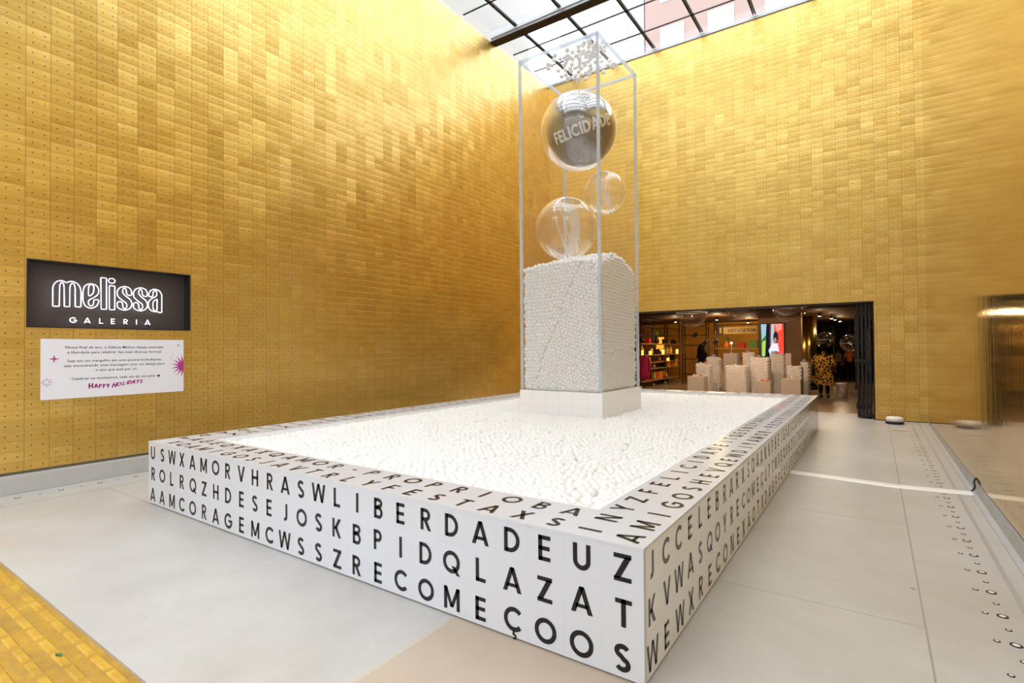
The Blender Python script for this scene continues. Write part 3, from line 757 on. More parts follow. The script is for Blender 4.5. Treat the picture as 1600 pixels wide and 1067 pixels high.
# ---------------------------------------------------------------- balls
def ico(r, sub=2):
    bm = bmesh.new(); bmesh.ops.create_icosphere(bm, subdivisions=sub, radius=r)
    v = np.array([x.co[:] for x in bm.verts], np.float32); f = np.array([[y.index for y in x.verts] for x in bm.faces], np.int32); bm.free(); return v, f
def balls_mesh(name, centres, r, sub=2):
    v, f = ico(r, sub); c = np.asarray(centres, np.float32); n = len(c)
    V = (v[None] + c[:, None]).reshape(-1, 3); F = (f[None] + (np.arange(n) * len(v))[:, None, None]).reshape(-1, 3)
    me = bpy.data.meshes.new(name); me.vertices.add(len(V)); me.vertices.foreach_set('co', V.ravel())
    me.loops.add(F.size); me.loops.foreach_set('vertex_index', F.ravel().astype(np.int32))
    me.polygons.add(len(F)); me.polygons.foreach_set('loop_start', np.arange(0, F.size, 3, dtype=np.int32))
    me.update(calc_edges=True); me.polygons.foreach_set('use_smooth', [True] * len(F)); me.materials.append(M_BALL); me.update()
    return me
BR = .0335
def pack(w, h, p, grains, seed):
    """irregular hexagonal packing in a w x h rectangle, made of differently turned patches"""
    rg = np.random.RandomState(seed); sd = rg.uniform(0, 1, (grains, 2)) * [w, h]; rotn = rg.uniform(0, PI / 3, grains); offs = rg.uniform(0, p, (grains, 2))
    L = math.hypot(w, h) ; n = int(2 * L / p / .87) + 4; out = []
    ii, jj = np.meshgrid(np.arange(-n // 2, n // 2), np.arange(-n // 2, n // 2)); bx = (ii + .5 * (jj % 2)) * p; by = jj * p * .866
    cell = {}
    for g_ in range(grains):
        c, s_ = math.cos(rotn[g_]), math.sin(rotn[g_]); x = bx * c - by * s_ + w / 2 + offs[g_, 0]; y = bx * s_ + by * c + h / 2 + offs[g_, 1]
        x = x.ravel(); y = y.ravel(); k = (x >= 0) & (x <= w) & (y >= 0) & (y <= h); x = x[k]; y = y[k]
        dd_ = (x[:, None] - sd[:, 0]) ** 2 + (y[:, None] - sd[:, 1]) ** 2; k = dd_.argmin(1) == g_
        for a, b in zip(x[k], y[k]):
            ca, cb = int(a / p), int(b / p); ok = True
            for u in (-1, 0, 1):
                for v in (-1, 0, 1):
                    for (q, r_) in cell.get((ca + u, cb + v), ()):
                        if (q - a) ** 2 + (r_ - b) ** 2 < (p * .9) ** 2: ok = False
            if ok: cell.setdefault((ca, cb), []).append((a, b)); out.append((a, b))
    return out
pitch = .0655
cs = []
inpl = lambda x, y: -3.376 - .034 < x < -2.084 + .034 and 4.089 - .034 < y < 5.467 + .034
for lay in (0, 1):
    for a, b in pack(4.2 - 2 * BR - .006, 7.77 - 2 * BR - .006, .0600, 170, 5 + lay):
        x = PX0 + .4 + BR + .003 + a; y = PY0 + .4 + BR + .003 + b
        if not inpl(x, y): cs.append((min(PX1 - .4 - BR, max(PX0 + .4 + BR, x + rng.uniform(-.012, .012))), min(PY1 - .4 - BR, max(PY0 + .4 + BR, y + rng.uniform(-.012, .012))), .534 - lay * .026 + rng.uniform(-.004, .004)))
cs = np.array(cs)
d = ((cs - np.array([.84, -2.21, 1.48])) ** 2).sum(1) + (cs[:, 2] < .521) * 99; order = np.argsort(d)
NB = 225
near, far = cs[order[:NB]], cs[order[NB:]]
bme = balls_mesh('white_ball', [(0, 0, 0)], BR, 3)
for c in near:
    o = bpy.data.objects.new('white_ball', bme); o.location = c; C.objects.link(o)
    tag(o, 'small white plastic ball among the loose balls in the near right corner of the pool', 'ball', 'white balls in the near corner of the pool')
o = bpy.data.objects.new('white_balls', balls_mesh('white_balls', far - np.array([-2.5, 4.28, .5]), BR, 2)); o.location = (-2.5, 4.28, .5); C.objects.link(o)
tag(o, 'bed of small white plastic balls filling the rest of the lettered pool', 'balls', kind='stuff')

# ================================================================ ACRYLIC COLUMN
cx0, cx1, cy0, cy1 = -3.376, -2.084, 4.089, 5.467
gx0, gx1, gy0, gy1, gz0, gz1 = -3.366, -2.10, 4.10, 5.452, .88, 5.655
col = thing('acrylic_column', ((cx0 + cx1) / 2, (cy0 + cy1) / 2, .49), 'tall square transparent acrylic column standing in the middle of the ball pool', 'display column')
def plinth_tiles():
    m = NT('white_plinth_tiles'); g, xyz = m.pos(); ns = m.new('ShaderNodeSeparateXYZ'); m.l(g.outputs['True Normal'], ns.inputs[0])
    tot = None
    for a, o0, p in ((0, cx0, .2153), (1, cy0, .23), (2, .46, .21)):
        f = m.math('FRACT', m.math('DIVIDE', m.math('SUBTRACT', xyz[a], o0 - 20 * p), p))
        dd = m.math('SUBTRACT', .5, m.math('ABSOLUTE', m.math('SUBTRACT', f, .5)))
        ln = m.math('MULTIPLY', m.math('LESS_THAN', dd, .010), m.math('LESS_THAN', m.math('ABSOLUTE', ns.outputs[a]), .5))
        tot = ln if tot is None else m.math('MAXIMUM', tot, ln)
    m.bsdf(Base_Color=m.mix(m.math('MULTIPLY', tot, .3), rgb((.93, .94, .96)), rgb((.55, .56, .6))), Roughness=.3)
    return m.m
MB().box(cx0, cx1, cy0, cy1, .49, .88).build('plinth', plinth_tiles(), col, .003)
t = .035
for (a, b) in ((gx0, gy0), (gx1 - t, gy0), (gx0, gy1 - t), (gx1 - t, gy1 - t)):
    MB().box(a, a + t, b, b + t, gz0, gz1).build('corner_post', M_EDGE, col)
for z0 in (gz1 - t,):
    MB().box(gx0 + t, gx1 - t, gy0, gy0 + t, z0, z0 + t).build('top_rail', M_EDGE, col)
    MB().box(gx0 + t, gx1 - t, gy1 - t, gy1, z0, z0 + t).build('top_rail', M_EDGE, col)
    MB().box(gx0, gx0 + t, gy0 + t, gy1 - t, z0, z0 + t).build('top_rail', M_EDGE, col)
    MB().box(gx1 - t, gx1, gy0 + t, gy1 - t, z0, z0 + t).build('top_rail', M_EDGE, col)
e = .012
MB().box(gx0 + t, gx1 - t, gy0 + .004, gy0 + .004 + e, gz0, gz1 - t).build('side_pane', M_PANE, col)
MB().box(gx0 + t, gx1 - t, gy1 - .004 - e, gy1 - .004, gz0, gz1 - t).build('side_pane', M_PANE, col)
MB().box(gx0 + .004, gx0 + .004 + e, gy0 + t, gy1 - t, gz0, gz1 - t).build('side_pane', M_PANE, col)
MB().box(gx1 - .004 - e, gx1 - .004, gy0 + t, gy1 - t, gz0, gz1 - t).build('side_pane', M_PANE, col)
MB().box(gx0 + t, gx1 - t, gy0 + t, gy1 - t, gz1 - .016, gz1 - .002).build('lid', M_PANE, col)
# bead fill
ix0, ix1, iy0, iy1 = gx0 + .022 + BR, gx1 - .022 - BR, gy0 + .022 + BR, gy1 - .022 - BR
def top_z(x, y):
    u = (x - ix0) / (ix1 - ix0); v = (y - iy0) / (iy1 - iy0)
    return 2.60 + .10 * math.sin(PI * min(1, max(0, u)) * .9) * .6 + .16 * math.sin(PI * min(1, max(0, v))) * (.3 + .7 * u)
fc = []
def shell(fixed, val, a0, a1, n, seed):
    for a, b in pack(a1 - a0, 1.95, .056, 2, seed):
        a += a0; z = gz0 + BR + .004 + b; x, y = (a, val) if fixed == 'y' else (val, a)
        if z < top_z(x, y) - .03:
            inw = abs(rng.uniform(0, .005)) * n
            jt = rng.uniform(-.005, .005); fc.append((min(ix1, max(ix0, x + (jt if fixed == 'y' else inw))), min(iy1, max(iy0, y + (jt if fixed == 'x' else inw))), z + rng.uniform(-.005, .005)))
for lay in (0, 1):
    dl = lay * .03
    shell('y', iy0 + dl, ix0, ix1, 1, 20 + lay); shell('x', ix1 - dl, iy0, iy1, -1, 30 + lay)
shell('y', iy1, ix0, ix1, -1, 40); shell('x', ix0, iy0, iy1, 1, 41)
row = 0; y = iy0
while y <= iy1:
    x = ix0 + (pitch / 2 if row % 2 else 0)
    while x <= ix1:
        fc.append((x + rng.uniform(-.006, .006), y + rng.uniform(-.006, .006), top_z(x, y) + rng.uniform(-.02, .02))); x += pitch * .93
    y += pitch * .82; row += 1
fill = thing('ball_fill', ((gx0 + gx1) / 2, (gy0 + gy1) / 2, .88), 'packed white balls filling the lower half of the acrylic column', 'balls')
fill['kind'] = 'stuff'
o = bpy.data.objects.new('packed_balls', balls_mesh('packed_balls', np.array(fc) - np.array([(gx0 + gx1) / 2, (gy0 + gy1) / 2, .88]), BR, 2)); C.objects.link(o); o.parent = fill; o['kind'] = 'stuff'
MB().box(ix0 + .03, ix1 - .03, iy0 + .03, iy1 - .03, .885, 2.50).build('inner_core', M_CORE, fill)
# balls on the lid
placed = []
clusters = [(-2.75, 4.75, .30, 34), (-2.40, 4.50, .17, 24), (-2.95, 5.02, .15, 9), (-3.12, 4.55, .09, 3), (-2.42, 5.0, .2, 8), (-2.7, 4.5, .2, 6)]
for (ax, ay, sp, n) in clusters:
    tries = 0; k = 0
    while k < n and tries < 600:
        tries += 1; x = ax + rng.normal(0, sp * .6); y = ay + rng.normal(0, sp * .5)
        if gx0 + .08 < x < gx1 - .08 and gy0 + .08 < y < gy1 - .08 and all((x - a) ** 2 + (y - b) ** 2 > (.0625) ** 2 for a, b in placed): placed.append((x, y)); k += 1
for x, y in placed:
    o = bpy.data.objects.new('white_ball', bme); o.location = (x, y, gz1 - .002 + BR); C.objects.link(o)
    tag(o, 'small white plastic ball lying loose on the clear lid of the column', 'ball', 'white balls on the lid of the column')

# ---------------------------------------------------------------- big clear spheres
M_BUBC = glass_mat('shop_bubble', (0.99, 0.99, 0.99), 0.05, 0.9, 0.02, 3.0)
def shell_sphere(mb_, c, r, n=64): mb_.sphere(c, r, n)
LIDZ = gz1 - .017
def thread(o, c, r): MB().tube([(c[0], c[1], c[2] + r - .004), (c[0], c[1], LIDZ)], .0015, 5).build('hanging_thread', M_BAND, o)
c1, r1 = Vector((-2.745, 4.775, 4.70)), .568
o = thing('clear_sphere', c1 - Z * r1, 'largest clear sphere with a smoky inner balloon lettered FELICIDADE, top of the column', 'sphere')
mb = MB(); shell_sphere(mb, c1, r1); mb.build('outer_shell', M_BUB, o)
c1b = c1 + Vector((.045, .0, -.005)); mb = MB(); shell_sphere(mb, c1b, .508); mb.build('smoky_balloon', M_SMOKE, o)
mb = MB(); dd = Vector((.44, -.86, -.30)).normalized(); r0_ = dd.cross(Z).normalized() * -1; u0_ = r0_.cross(dd) * -1
u0_ = dd.cross(r0_) * (1 if dd.cross(r0_).z > 0 else -1); ca_, sa_ = math.cos(math.radians(17)), math.sin(math.radians(17)); rr_ = r0_ * ca_ + u0_ * sa_; uu_ = u0_ * ca_ - r0_ * sa_
flat = MB(); put_line(flat, 'FELICIDADE', Vector((0, 0, 0)), X, Y, .168, .09, .22, .82)
def onball(v, R): 
    s_, t_ = v[0] + .01, v[1] - .0
    s2, t2 = s_, t_
    return c1b + rr_ * (R * math.sin(s2 / R) * math.cos(t2 / R)) + uu_ * (R * math.sin(t2 / R)) + dd * (R * math.cos(s2 / R) * math.cos(t2 / R))
for f in flat.f:   # split every quad so that the letters follow the ball
    P = [Vector(flat.v[i]) for i in f]
    if len(P) != 4: continue
    for a in range(3):
        for b in range(3):
            q = []
            for (i, j) in ((a, b), (a + 1, b), (a + 1, b + 1), (a, b + 1)):
                u_, v_ = i / 3, j / 3
                q.append(onball((P[0] * (1 - u_) + P[1] * u_) * (1 - v_) + (P[3] * (1 - u_) + P[2] * u_) * v_, .511))
            mb.add(q, [(0, 1, 2, 3)])
mb.build('lettering', plain('pale_grey_letters', (.80, .80, .79), .4), o)
thread(o, c1, r1)
c2, r2 = Vector((-2.875, 4.615, 3.235)), .46
o = thing('clear_sphere', c2 - Z * r2, 'middle sized clear sphere resting on the packed balls in the column', 'sphere')
mb = MB(); shell_sphere(mb, c2, r2); mb.build('outer_shell', M_BUB, o)
def band(c, r, ax, off, w, par, name='frosted_band'):
    ax = Vector(ax).normalized(); u = ax.orthogonal().normalized(); v = ax.cross(u); mb_ = MB(); N = 48; vs = []
    for s_ in (off, off + w):
        rr = math.sqrt(max(.01, r * r - s_ * s_)) * .985
        for k in range(N): a = 2 * PI * k / N; vs.append(c + ax * s_ + (u * math.cos(a) + v * math.sin(a)) * rr)
    mb_.add(vs, [(k, (k + 1) % N, N + (k + 1) % N, N + k) for k in range(N)], True)
    mb_.build(name, M_BAND, par)
band(c2, r2, (.93, .30, .26), -.06, .02, o); band(c2, r2 * .97, (.93, .30, .26), .10, .016, o)
mb = MB()
for k in range(12):
    a0 = -1.1 + k * .2; pass
pts = [c2 + Vector((.02 + .12 * math.sin(t * 1.5), -.1 + .1 * t, .36 * math.cos(t + .3))) for t in np.linspace(.0, 2.6, 14)]
vs = []; 
for p in pts: vs += [p - Vector((.07, .02, 0)), p + Vector((.07, .02, 0))]
mb.add(vs, [(2 * i, 2 * i + 1, 2 * i + 3, 2 * i + 2) for i in range(13)], True); mb.build('message_ribbon', M_BAND, o)
thread(o, c2, r2)
c3, r3 = Vector((-2.44, 5.02, 3.79)), .315
o = thing('clear_sphere', c3 - Z * r3, 'smallest clear sphere hanging at the right side inside the column', 'sphere')
mb = MB(); shell_sphere(mb, c3, r3); mb.build('outer_shell', M_BUB, o)
mb = MB(); pts = [c3 + Vector((-.10 + .16 * t, .0, .20 - .36 * t)) for t in np.linspace(0, 1, 10)]
vs = []
for i, p in enumerate(pts): w_ = Vector((.04, .0, .03)) * (1 + .3 * math.sin(i)); vs += [p - w_, p + w_]
mb.add(vs, [(2 * i, 2 * i + 1, 2 * i + 3, 2 * i + 2) for i in range(9)], True); mb.build('message_ribbon', M_BAND, o)
band(c3, r3, (.9, .42, .1), .04, .015, o)
thread(o, c3, r3)
# ================================================================ SHOP BEHIND THE OPENING
M_SFL = None
m = NT('shop_floor_finish'); g, xyz = m.pos()
n1 = m.noise(g.outputs['Position'], 1.2, 4)
m.bsdf(Base_Color=m.mix(n1, rgb((.34, .24, .15)), rgb((.42, .31, .20))), Roughness=.22); M_SFL = m.m
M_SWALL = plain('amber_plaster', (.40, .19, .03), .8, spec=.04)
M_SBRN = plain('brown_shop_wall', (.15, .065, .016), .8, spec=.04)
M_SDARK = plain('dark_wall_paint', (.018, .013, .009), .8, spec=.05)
M_WOOD = plain('warm_wood', (.40, .20, .07), .45, var=.2, scale=8)
M_SLAT = plain('dark_wood_slats', (.085, .038, .012), .7, spec=.08, var=.3, scale=6)
M_TAUPE = plain('taupe_panel', (.24, .155, .085), .7, spec=.08)
M_TUBE = plain('rack_dark_steel', (.05, .04, .035), .35, .6)
M_GREYP = plain('grey_pedestal_paint', (.60, .55, .50), .6)
SX0, SX1, SY0, SY1 = -8.2, 1.3, YB + .3, 26.0
struct(MB().box(SX0, SX1, 10.5, 11.46, -.3, 0).build('floor.002', M_FLOOR, loc=(0, 0, 0)))
struct(MB().box(SX0, SX1, 11.46, SY1, -.3, 0).build('floor.003', M_SFL, loc=(0, 0, 0)))
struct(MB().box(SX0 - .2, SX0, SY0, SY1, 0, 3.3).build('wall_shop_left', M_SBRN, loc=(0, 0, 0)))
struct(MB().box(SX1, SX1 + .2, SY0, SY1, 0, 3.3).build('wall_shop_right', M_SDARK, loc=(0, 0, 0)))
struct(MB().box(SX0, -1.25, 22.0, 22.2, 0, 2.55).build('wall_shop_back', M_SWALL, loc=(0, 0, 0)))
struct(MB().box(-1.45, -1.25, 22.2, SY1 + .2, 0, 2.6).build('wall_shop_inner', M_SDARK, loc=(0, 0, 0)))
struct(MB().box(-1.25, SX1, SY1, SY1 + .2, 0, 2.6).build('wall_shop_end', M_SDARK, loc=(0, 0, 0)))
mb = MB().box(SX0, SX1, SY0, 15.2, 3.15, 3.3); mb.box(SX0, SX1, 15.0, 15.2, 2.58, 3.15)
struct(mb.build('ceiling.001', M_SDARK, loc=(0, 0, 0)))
mb = MB().box(SX0, SX1, 15.2, SY1, 2.62, 2.75)
for k in range(52): mb.box(SX0, SX1, 15.25 + .2 * k, 15.35 + .2 * k, 2.56, 2.62)
struct(mb.build('ceiling.002', M_SLAT, loc=(0, 0, 0)))
# shop lamps: warm ceiling lamps with their own light
def lamp(x, y, z, e, r=.05, col=(1, .74, .42), label='', name='ceiling_spotlight'):
    o = thing(name, (x, y, z), label, 'spotlight')
    MB().lathe([(.045, .10), (.05, .02), (.05, .0)], (x, y, z), 14).build('housing', M_BLK, o)
    MB().lathe([(.04, -.004), (.04, .0)], (x, y, z), 14).build('lens', plain('warm_lamp_lens', (1, .9, .7), .3, 0, (1, .80, .5), 14.0), o)
    MB().tube([(x, y, z + .1), (x, y, z + .16)], .01, 6).build('stem', M_BLK, o)
    d = bpy.data.lights.new('lamp_glow', 'POINT'); d.energy = e; d.color = col; d.shadow_soft_size = r
    lo = bpy.data.objects.new('lamp_glow', d); lo.location = (0, 0, -.06); C.objects.link(lo); lo.parent = o
    return o
lamp(-5.2, 17.2, 2.40, 34, label='ceiling spotlight over the rolling rack of goods in the shop')
lamp(-3.6, 16.6, 2.40, 55, label='bright ceiling spotlight left of the gift station sign')
lamp(-3.2, 19.8, 2.40, 70, label='ceiling spotlight shining on the amber back wall of the shop')
lamp(-3.2, 12.2, 2.98, 95, col=(1, .66, .42), label='added fill lamp just inside the opening above the leftmost grey pedestal')  # unseen fill lamp, added to brighten the left pedestals
lamp(-1.5, 12.0, 2.98, 115, col=(1, .66, .42),  label='added fill lamp just inside the opening above the white pedestals')  # second unseen fill lamp, added to brighten the pedestals near the opening
lamp(-.55, 16.6, 2.40, 16, label='nearest ceiling spotlight over the passage with the leopard print dress')
lamp(-.35, 18.6, 2.40, 14, label='second ceiling spotlight over the passage, behind the first')
lamp(-.30, 19.6, 2.40, 0.5, label='third ceiling spotlight over the passage, just behind the second')
lamp(-.22, 21.2, 2.40, 26, label='farthest ceiling spotlight over the dark end of the passage')

# rolling rack of goods
ck = thing('rolling_rack', (-6.3, 18.2, 0), 'long dark rolling rack with wooden shelves of goods inside the shop', 'rack')
for x in (-6.05, -6.55):
    for y in (15.9, 17.2, 18.55, 20.4):
        MB().tube([(x, y, .14), (x, y, 2.5)], .02, 8).build('post', M_TUBE, ck)
        w = MB().lathe([(.02, -.02), (.065, -.02), (.065, .02), (.02, .02)], (0, 0, 0), 14, T=Matrix.Translation((x, y, .066)) @ Matrix.Rotation(PI / 2, 4, 'Y')).build('caster_wheel', plain('caster_grey', (.35, .33, .3), .4), ck)
        MB().box(x - .03, x + .03, y - .03, y + .03, .10, .15).build('caster_fork', M_BLK, w)
SHZ = (.25, .69, .92, 1.20, 1.62)
for z in SHZ: MB().box(-6.6, -6.0, 15.85, 20.45, z - .03, z).build('shelf', M_WOOD, ck, .004)
for z in (1.95, 2.25, 2.5):
    for x in (-6.05, -6.55): MB().tube([(x, 15.9, z), (x, 20.4, z)], .015, 6).build('rail', M_TUBE, ck)
colr = {'amber': (.85, .42, .06), 'orange': (.85, .25, .04), 'yellow': (.9, .62, .12), 'cream': (.8, .66, .45), 'green': (.12, .22, .05), 'pink': (.7, .2, .25), 'red': (.5, .03, .03), 'dark': (.03, .02, .02), 'magenta': (.45, .01, .12)}
def item(kind, cn, x, y, z, s, label, group=None):
    mt = plain(cn + '_goods', colr[cn], .5, spec=.15)
    if kind == 'box':
        o = thing('gift_box', (x, y, z), label, 'box', group)
        MB().box(x - s * .5, x + s * .5, y - s * .4, y + s * .4, z, z + s * .8).build('carton', mt, o, .005)
        MB().box(x - s * .52, x + s * .52, y - s * .42, y + s * .42, z + s * .8, z + s * .95).build('lid', mt, o, .004)
    elif kind == 'bottle':
        o = thing('bottle', (x, y, z), label, 'bottle', group)
        MB().lathe([(s * .22, 0), (s * .25, s * .1), (s * .25, s * .75), (s * .09, s), (s * .09, s * 1.25)], (x, y, z), 12).build('glass_body', mt, o)
        MB().lathe([(s * .1, s * 1.25), (s * .1, s * 1.38)], (x, y, z), 10).build('cap', M_BLK, o)
    elif kind == 'vase':
        o = thing('vase', (x, y, z), label, 'vase', group)
        MB().lathe([(s * .25, 0), (s * .42, s * .3), (s * .36, s * .6), (s * .2, s * .85), (s * .28, s)], (x, y, z), 14).build('vessel', mt, o)
        lv = MB()
        for k in range(9):
            a = k * .7; d = Vector((math.cos(a), math.sin(a), 0)); p = Vector((x, y, z + s)); q = p + d * s * .5 + Z * s * (.6 + .05 * k); n = Vector((-d.y, d.x, 0)) * s * .12
            mdl = (p + q) / 2 + Z * s * .1
            lv.add([p, mdl - n, q, mdl + n], [(0, 1, 2, 3)])
        lv.build('foliage', plain('sprig_green', (.10, .16, .03), .5), o)
    else:
        o = thing('handbag', (x, y, z), label, 'bag', group)
        MB().hexa([(x - s * .5, y - s * .2, z), (x + s * .5, y - s * .2, z), (x + s * .5, y + s * .2, z), (x - s * .5, y + s * .2, z), (x - s * .4, y - s * .08, z + s * .7), (x + s * .4, y - s * .08, z + s * .7), (x + s * .4, y + s * .08, z + s * .7), (x - s * .4, y + s * .08, z + s * .7)]).build('pouch', mt, o, .01)
        MB().tube([(x + s * .3 * math.cos(t), y, z + s * .68 + s * .35 * math.sin(t)) for t in np.linspace(0, PI, 9)], s * .03, 6).build('handle', mt, o)
    return o
shn = ['bottom', 'second', 'third', 'fourth', 'top']
spec = [(0, 'vase', 'green', 16.5, .28), (0, 'bottle', 'yellow', 17.6, .3), (0, 'box', 'orange', 18.1, .3), (0, 'vase', 'amber', 18.9, .3),
        (1, 'bag', 'dark', 18.7, .3), (1, 'box', 'orange', 19.1, .26), (1, 'bottle', 'amber', 16.9, .22), (1, 'vase', 'cream', 17.6, .18), (1, 'box', 'amber', 20.0, .3),
        (2, 'bottle', 'orange', 17.2, .2), (2, 'vase', 'pink', 18.3, .18), (2, 'bottle', 'amber', 19.4, .2), (2, 'box', 'dark', 19.9, .24),
        (3, 'bottle', 'yellow', 16.4, .28), (3, 'vase', 'yellow', 17.4, .24), (3, 'bottle', 'cream', 18.9, .26), (3, 'bottle', 'amber', 19.3, .26), (3, 'bottle', 'yellow', 19.7, .27), (3, 'bag', 'dark', 18.0, .3),
        (4, 'box', 'dark', 19.0, .2), (4, 'box', 'red', 17.0, .2), (4, 'bag', 'dark', 20.1, .25), (4, 'vase', 'dark', 18.0, .26)]
whr = lambda y: 'at its near end' if y < 17 else ('left of its middle' if y < 18 else ('near its middle' if y < 19 else ('right of its middle' if y < 19.8 else 'at its far end')))
seen = set()
for sh, kd, cn, y, s in spec:
    lb_ = f'{cn} {"handbag" if kd == "bag" else kd} on the {shn[sh]} shelf of the rolling rack, {whr(y)}'
    while lb_ in seen: lb_ = 'taller ' + lb_
    seen.add(lb_); item(kd, cn, -6.2, y, SHZ[sh], s, lb_)
M_CND = plain('glowing_candle', (.9, .6, .2), .5, 0, (1, .50, .07), 2.2)
for k, (yy, zz, hh, lb_) in enumerate(((16.15, 1.20, .20, 'glowing amber candle jar nearest on the fourth shelf of the rolling rack'), (17.0, 1.20, .16, 'glowing amber candle jar left of the middle on the fourth shelf of the rolling rack'),
        (18.45, 1.20, .22, 'tall glowing amber candle jar at the middle of the fourth shelf of the rolling rack'), (19.05, .92, .14, 'small glowing amber candle jar on the third shelf of the rolling rack'), (20.25, 1.20, .22, 'farthest glowing amber candle jar on the fourth shelf of the rolling rack'))):
    o = thing('candle_jar', (-6.1, yy, zz), lb_, 'candle')
    MB().lathe([(.045, 0), (.05, hh * .1), (.05, hh * .85)], (-6.1, yy, zz), 14).build('jar', M_CND, o)
    MB().lathe([(.052, hh * .85), (.052, hh)], (-6.1, yy, zz), 14).build('lid', plain('brass_lid', (.5, .3, .08), .4, 1), o)
# magenta garment hanging on the rack end
o = thing('magenta_coat', (-5.84, 15.7, .35), 'magenta garment hanging at the near end of the rolling rack beside the clear column', 'coat')
MB().lathe([(.17, 0), (.19, .2), (.16, .45), (.17, .65), (.12, .8), (.04, .86)], (-5.84, 15.7, .35), 18, 1, .55).build('coat_body', plain('magenta_cloth', (.50, .015, .12), .55), o)
for sx_ in (-1, 1): MB().tube([(-5.84 + sx_ * .13, 15.7, 1.12), (-5.84 + sx_ * .20, 15.68, .9), (-5.84 + sx_ * .19, 15.66, .62)], .05, 8, rs=[.05, .045, .035]).build('sleeve', MATS['magenta_cloth'], o)
MB().tube([(-5.84, 15.7, 1.2), (-5.84, 15.7, 1.28), (-5.87, 15.72, 1.31), (-6.0, 15.86, 1.3)], .006, 6).build('hanger_hook', M_TUBE, o)
# orange products lit by the shop, their glow put in as emission
M_OGL = plain('orange_product_glow', (.9, .35, .05), .6, 0, (1, .36, .04), 1.1)
for k, (z, lb_) in enumerate(((1.28, 'lower orange drum given a glow, stacked behind the rolling rack'), (1.62, 'upper orange drum given a glow, stacked behind the rolling rack'))):
    o = thing('glow_drum', (-6.95, 20.6, z), lb_, 'lamp')
    MB().lathe([(.17, .02), (.17, .30)], (-6.95, 20.6, z), 20).build('shade', M_OGL, o)
    MB().lathe([(.10, 0), (.10, .02)], (-6.95, 20.6, z), 16).build('base', M_BLK, o)
o = thing('plinth_shelf', (-6.95, 20.6, 0), 'tall narrow wooden stand holding the glowing orange drums', 'stand')
MB().box(-7.15, -6.75, 20.4, 20.8, 0, 1.28).build('column_body', M_WOOD, o); MB().box(-7.17, -6.73, 20.38, 20.82, 0, .06).build('foot', M_BLK, o)
# tall scaffold frames
def frame(x0, x1, y, zs, label, posts=None, dy=.35):
    o = thing('scaffold_rack', ((x0 + x1) / 2, y, 0), label, 'rack')
    for x in (x0, x1):
        for yy in (y, y + dy):
            MB().tube([(x, yy, 0), (x, yy, 2.54)], .022, 8).build('post', M_TUBE, o)
        for z in np.arange(.35, 2.5, .28): MB().tube([(x, y, z), (x, y + dy, z)], .012, 6).build('rung', M_TUBE, o)
    for z in zs: MB().tube([(x0, y, z), (x1, y, z)], .018, 6).build('crossbar', M_TUBE, o)
    return o
frame(-5.55, -4.62, 19.2, (.4, 1.0, 1.55, 1.95, 2.3), 'narrow dark scaffold rack between the rolling rack and the gift station')
gr = frame(-4.02, -2.47, 18.0, (1.05, 2.27, 2.42), 'dark scaffold rack framing the gift station counter')
MB().box(-4.0, -2.5, 17.98, 18.33, 1.40, 1.43).build('shelf', M_WOOD, gr)
MB().box(-4.0, -2.5, 17.95, 18.4, .82, .86).build('counter_board', M_WOOD, gr)
MB().box(-3.95, -2.52, 18.32, 18.36, .1, .82).build('amber_panel', plain('amber_lit_panel', (.7, .42, .08), .5), gr)
sb = thing('hanging_sign', (-3.22, 17.96, 1.92), 'horizontal tan sign with dark GIFT STATION lettering hung on the scaffold rack', 'sign')
MB().box(-3.80, -2.58, 17.95, 17.97, 1.94, 2.19).build('board', plain('tan_board', (.46, .29, .10), .7, spec=.05), sb)
mb = MB(); put_line(mb, 'GIFT.STATION', Vector((-3.07, 17.948, 2.065)), X, Z, .118, .10, .24, .92); mb.build('lettering', M_INK, sb)
MB().box(-3.88, -3.70, 17.944, 17.972, 1.91, 2.23).build('symbol_block', M_INK, sb)
MB().box(-3.825, -3.755, 17.940, 17.944, 1.96, 2.18).build('symbol_window', MATS['tan_board'], sb)
for x in (-3.7, -2.75): MB().tube([(x, 17.96, 2.19), (x, 17.98, 2.27)], .006, 6).build('hanger', M_BLK, sb)
item('vase', 'orange', -3.62, 18.15, 1.43, .24, 'orange vase with sprigs at the left of the gift station shelf')
item('box', 'red', -3.10, 18.15, 1.43, .20, 'dark red box at the middle of the gift station shelf')
item('box', 'green', -2.72, 18.15, 1.43, .30, 'green box at the right of the gift station shelf')
def spot(x, y, z, lb_):
    o = thing('clamp_spotlight', (x, y, z), lb_, 'spotlight')
    T = Matrix.Translation((x, y, z)) @ Matrix.Rotation(.9, 4, 'Y')
    MB().lathe([(.05, -.09), (.065, -.08), (.075, .06), (.09, .10)], (0, 0, 0), 14, T=T).build('housing', M_BLK, o)
    MB().tube([(x, y, z), (x, y + .05, z - .02)], .012, 6).build('clamp', M_TUBE, o)
spot(-6.02, 15.82, 1.72, 'black clamp spotlight on the nearest post of the rolling rack')
spot(-5.02, 19.1, 1.95, 'black clamp spotlight at the top of the narrow scaffold rack')
spot(-4.66, 19.1, 1.62, 'black clamp spotlight on the right post of the narrow scaffold rack')
spot(-3.96, 17.9, 1.66, 'black clamp spotlight on the left post of the gift station rack')
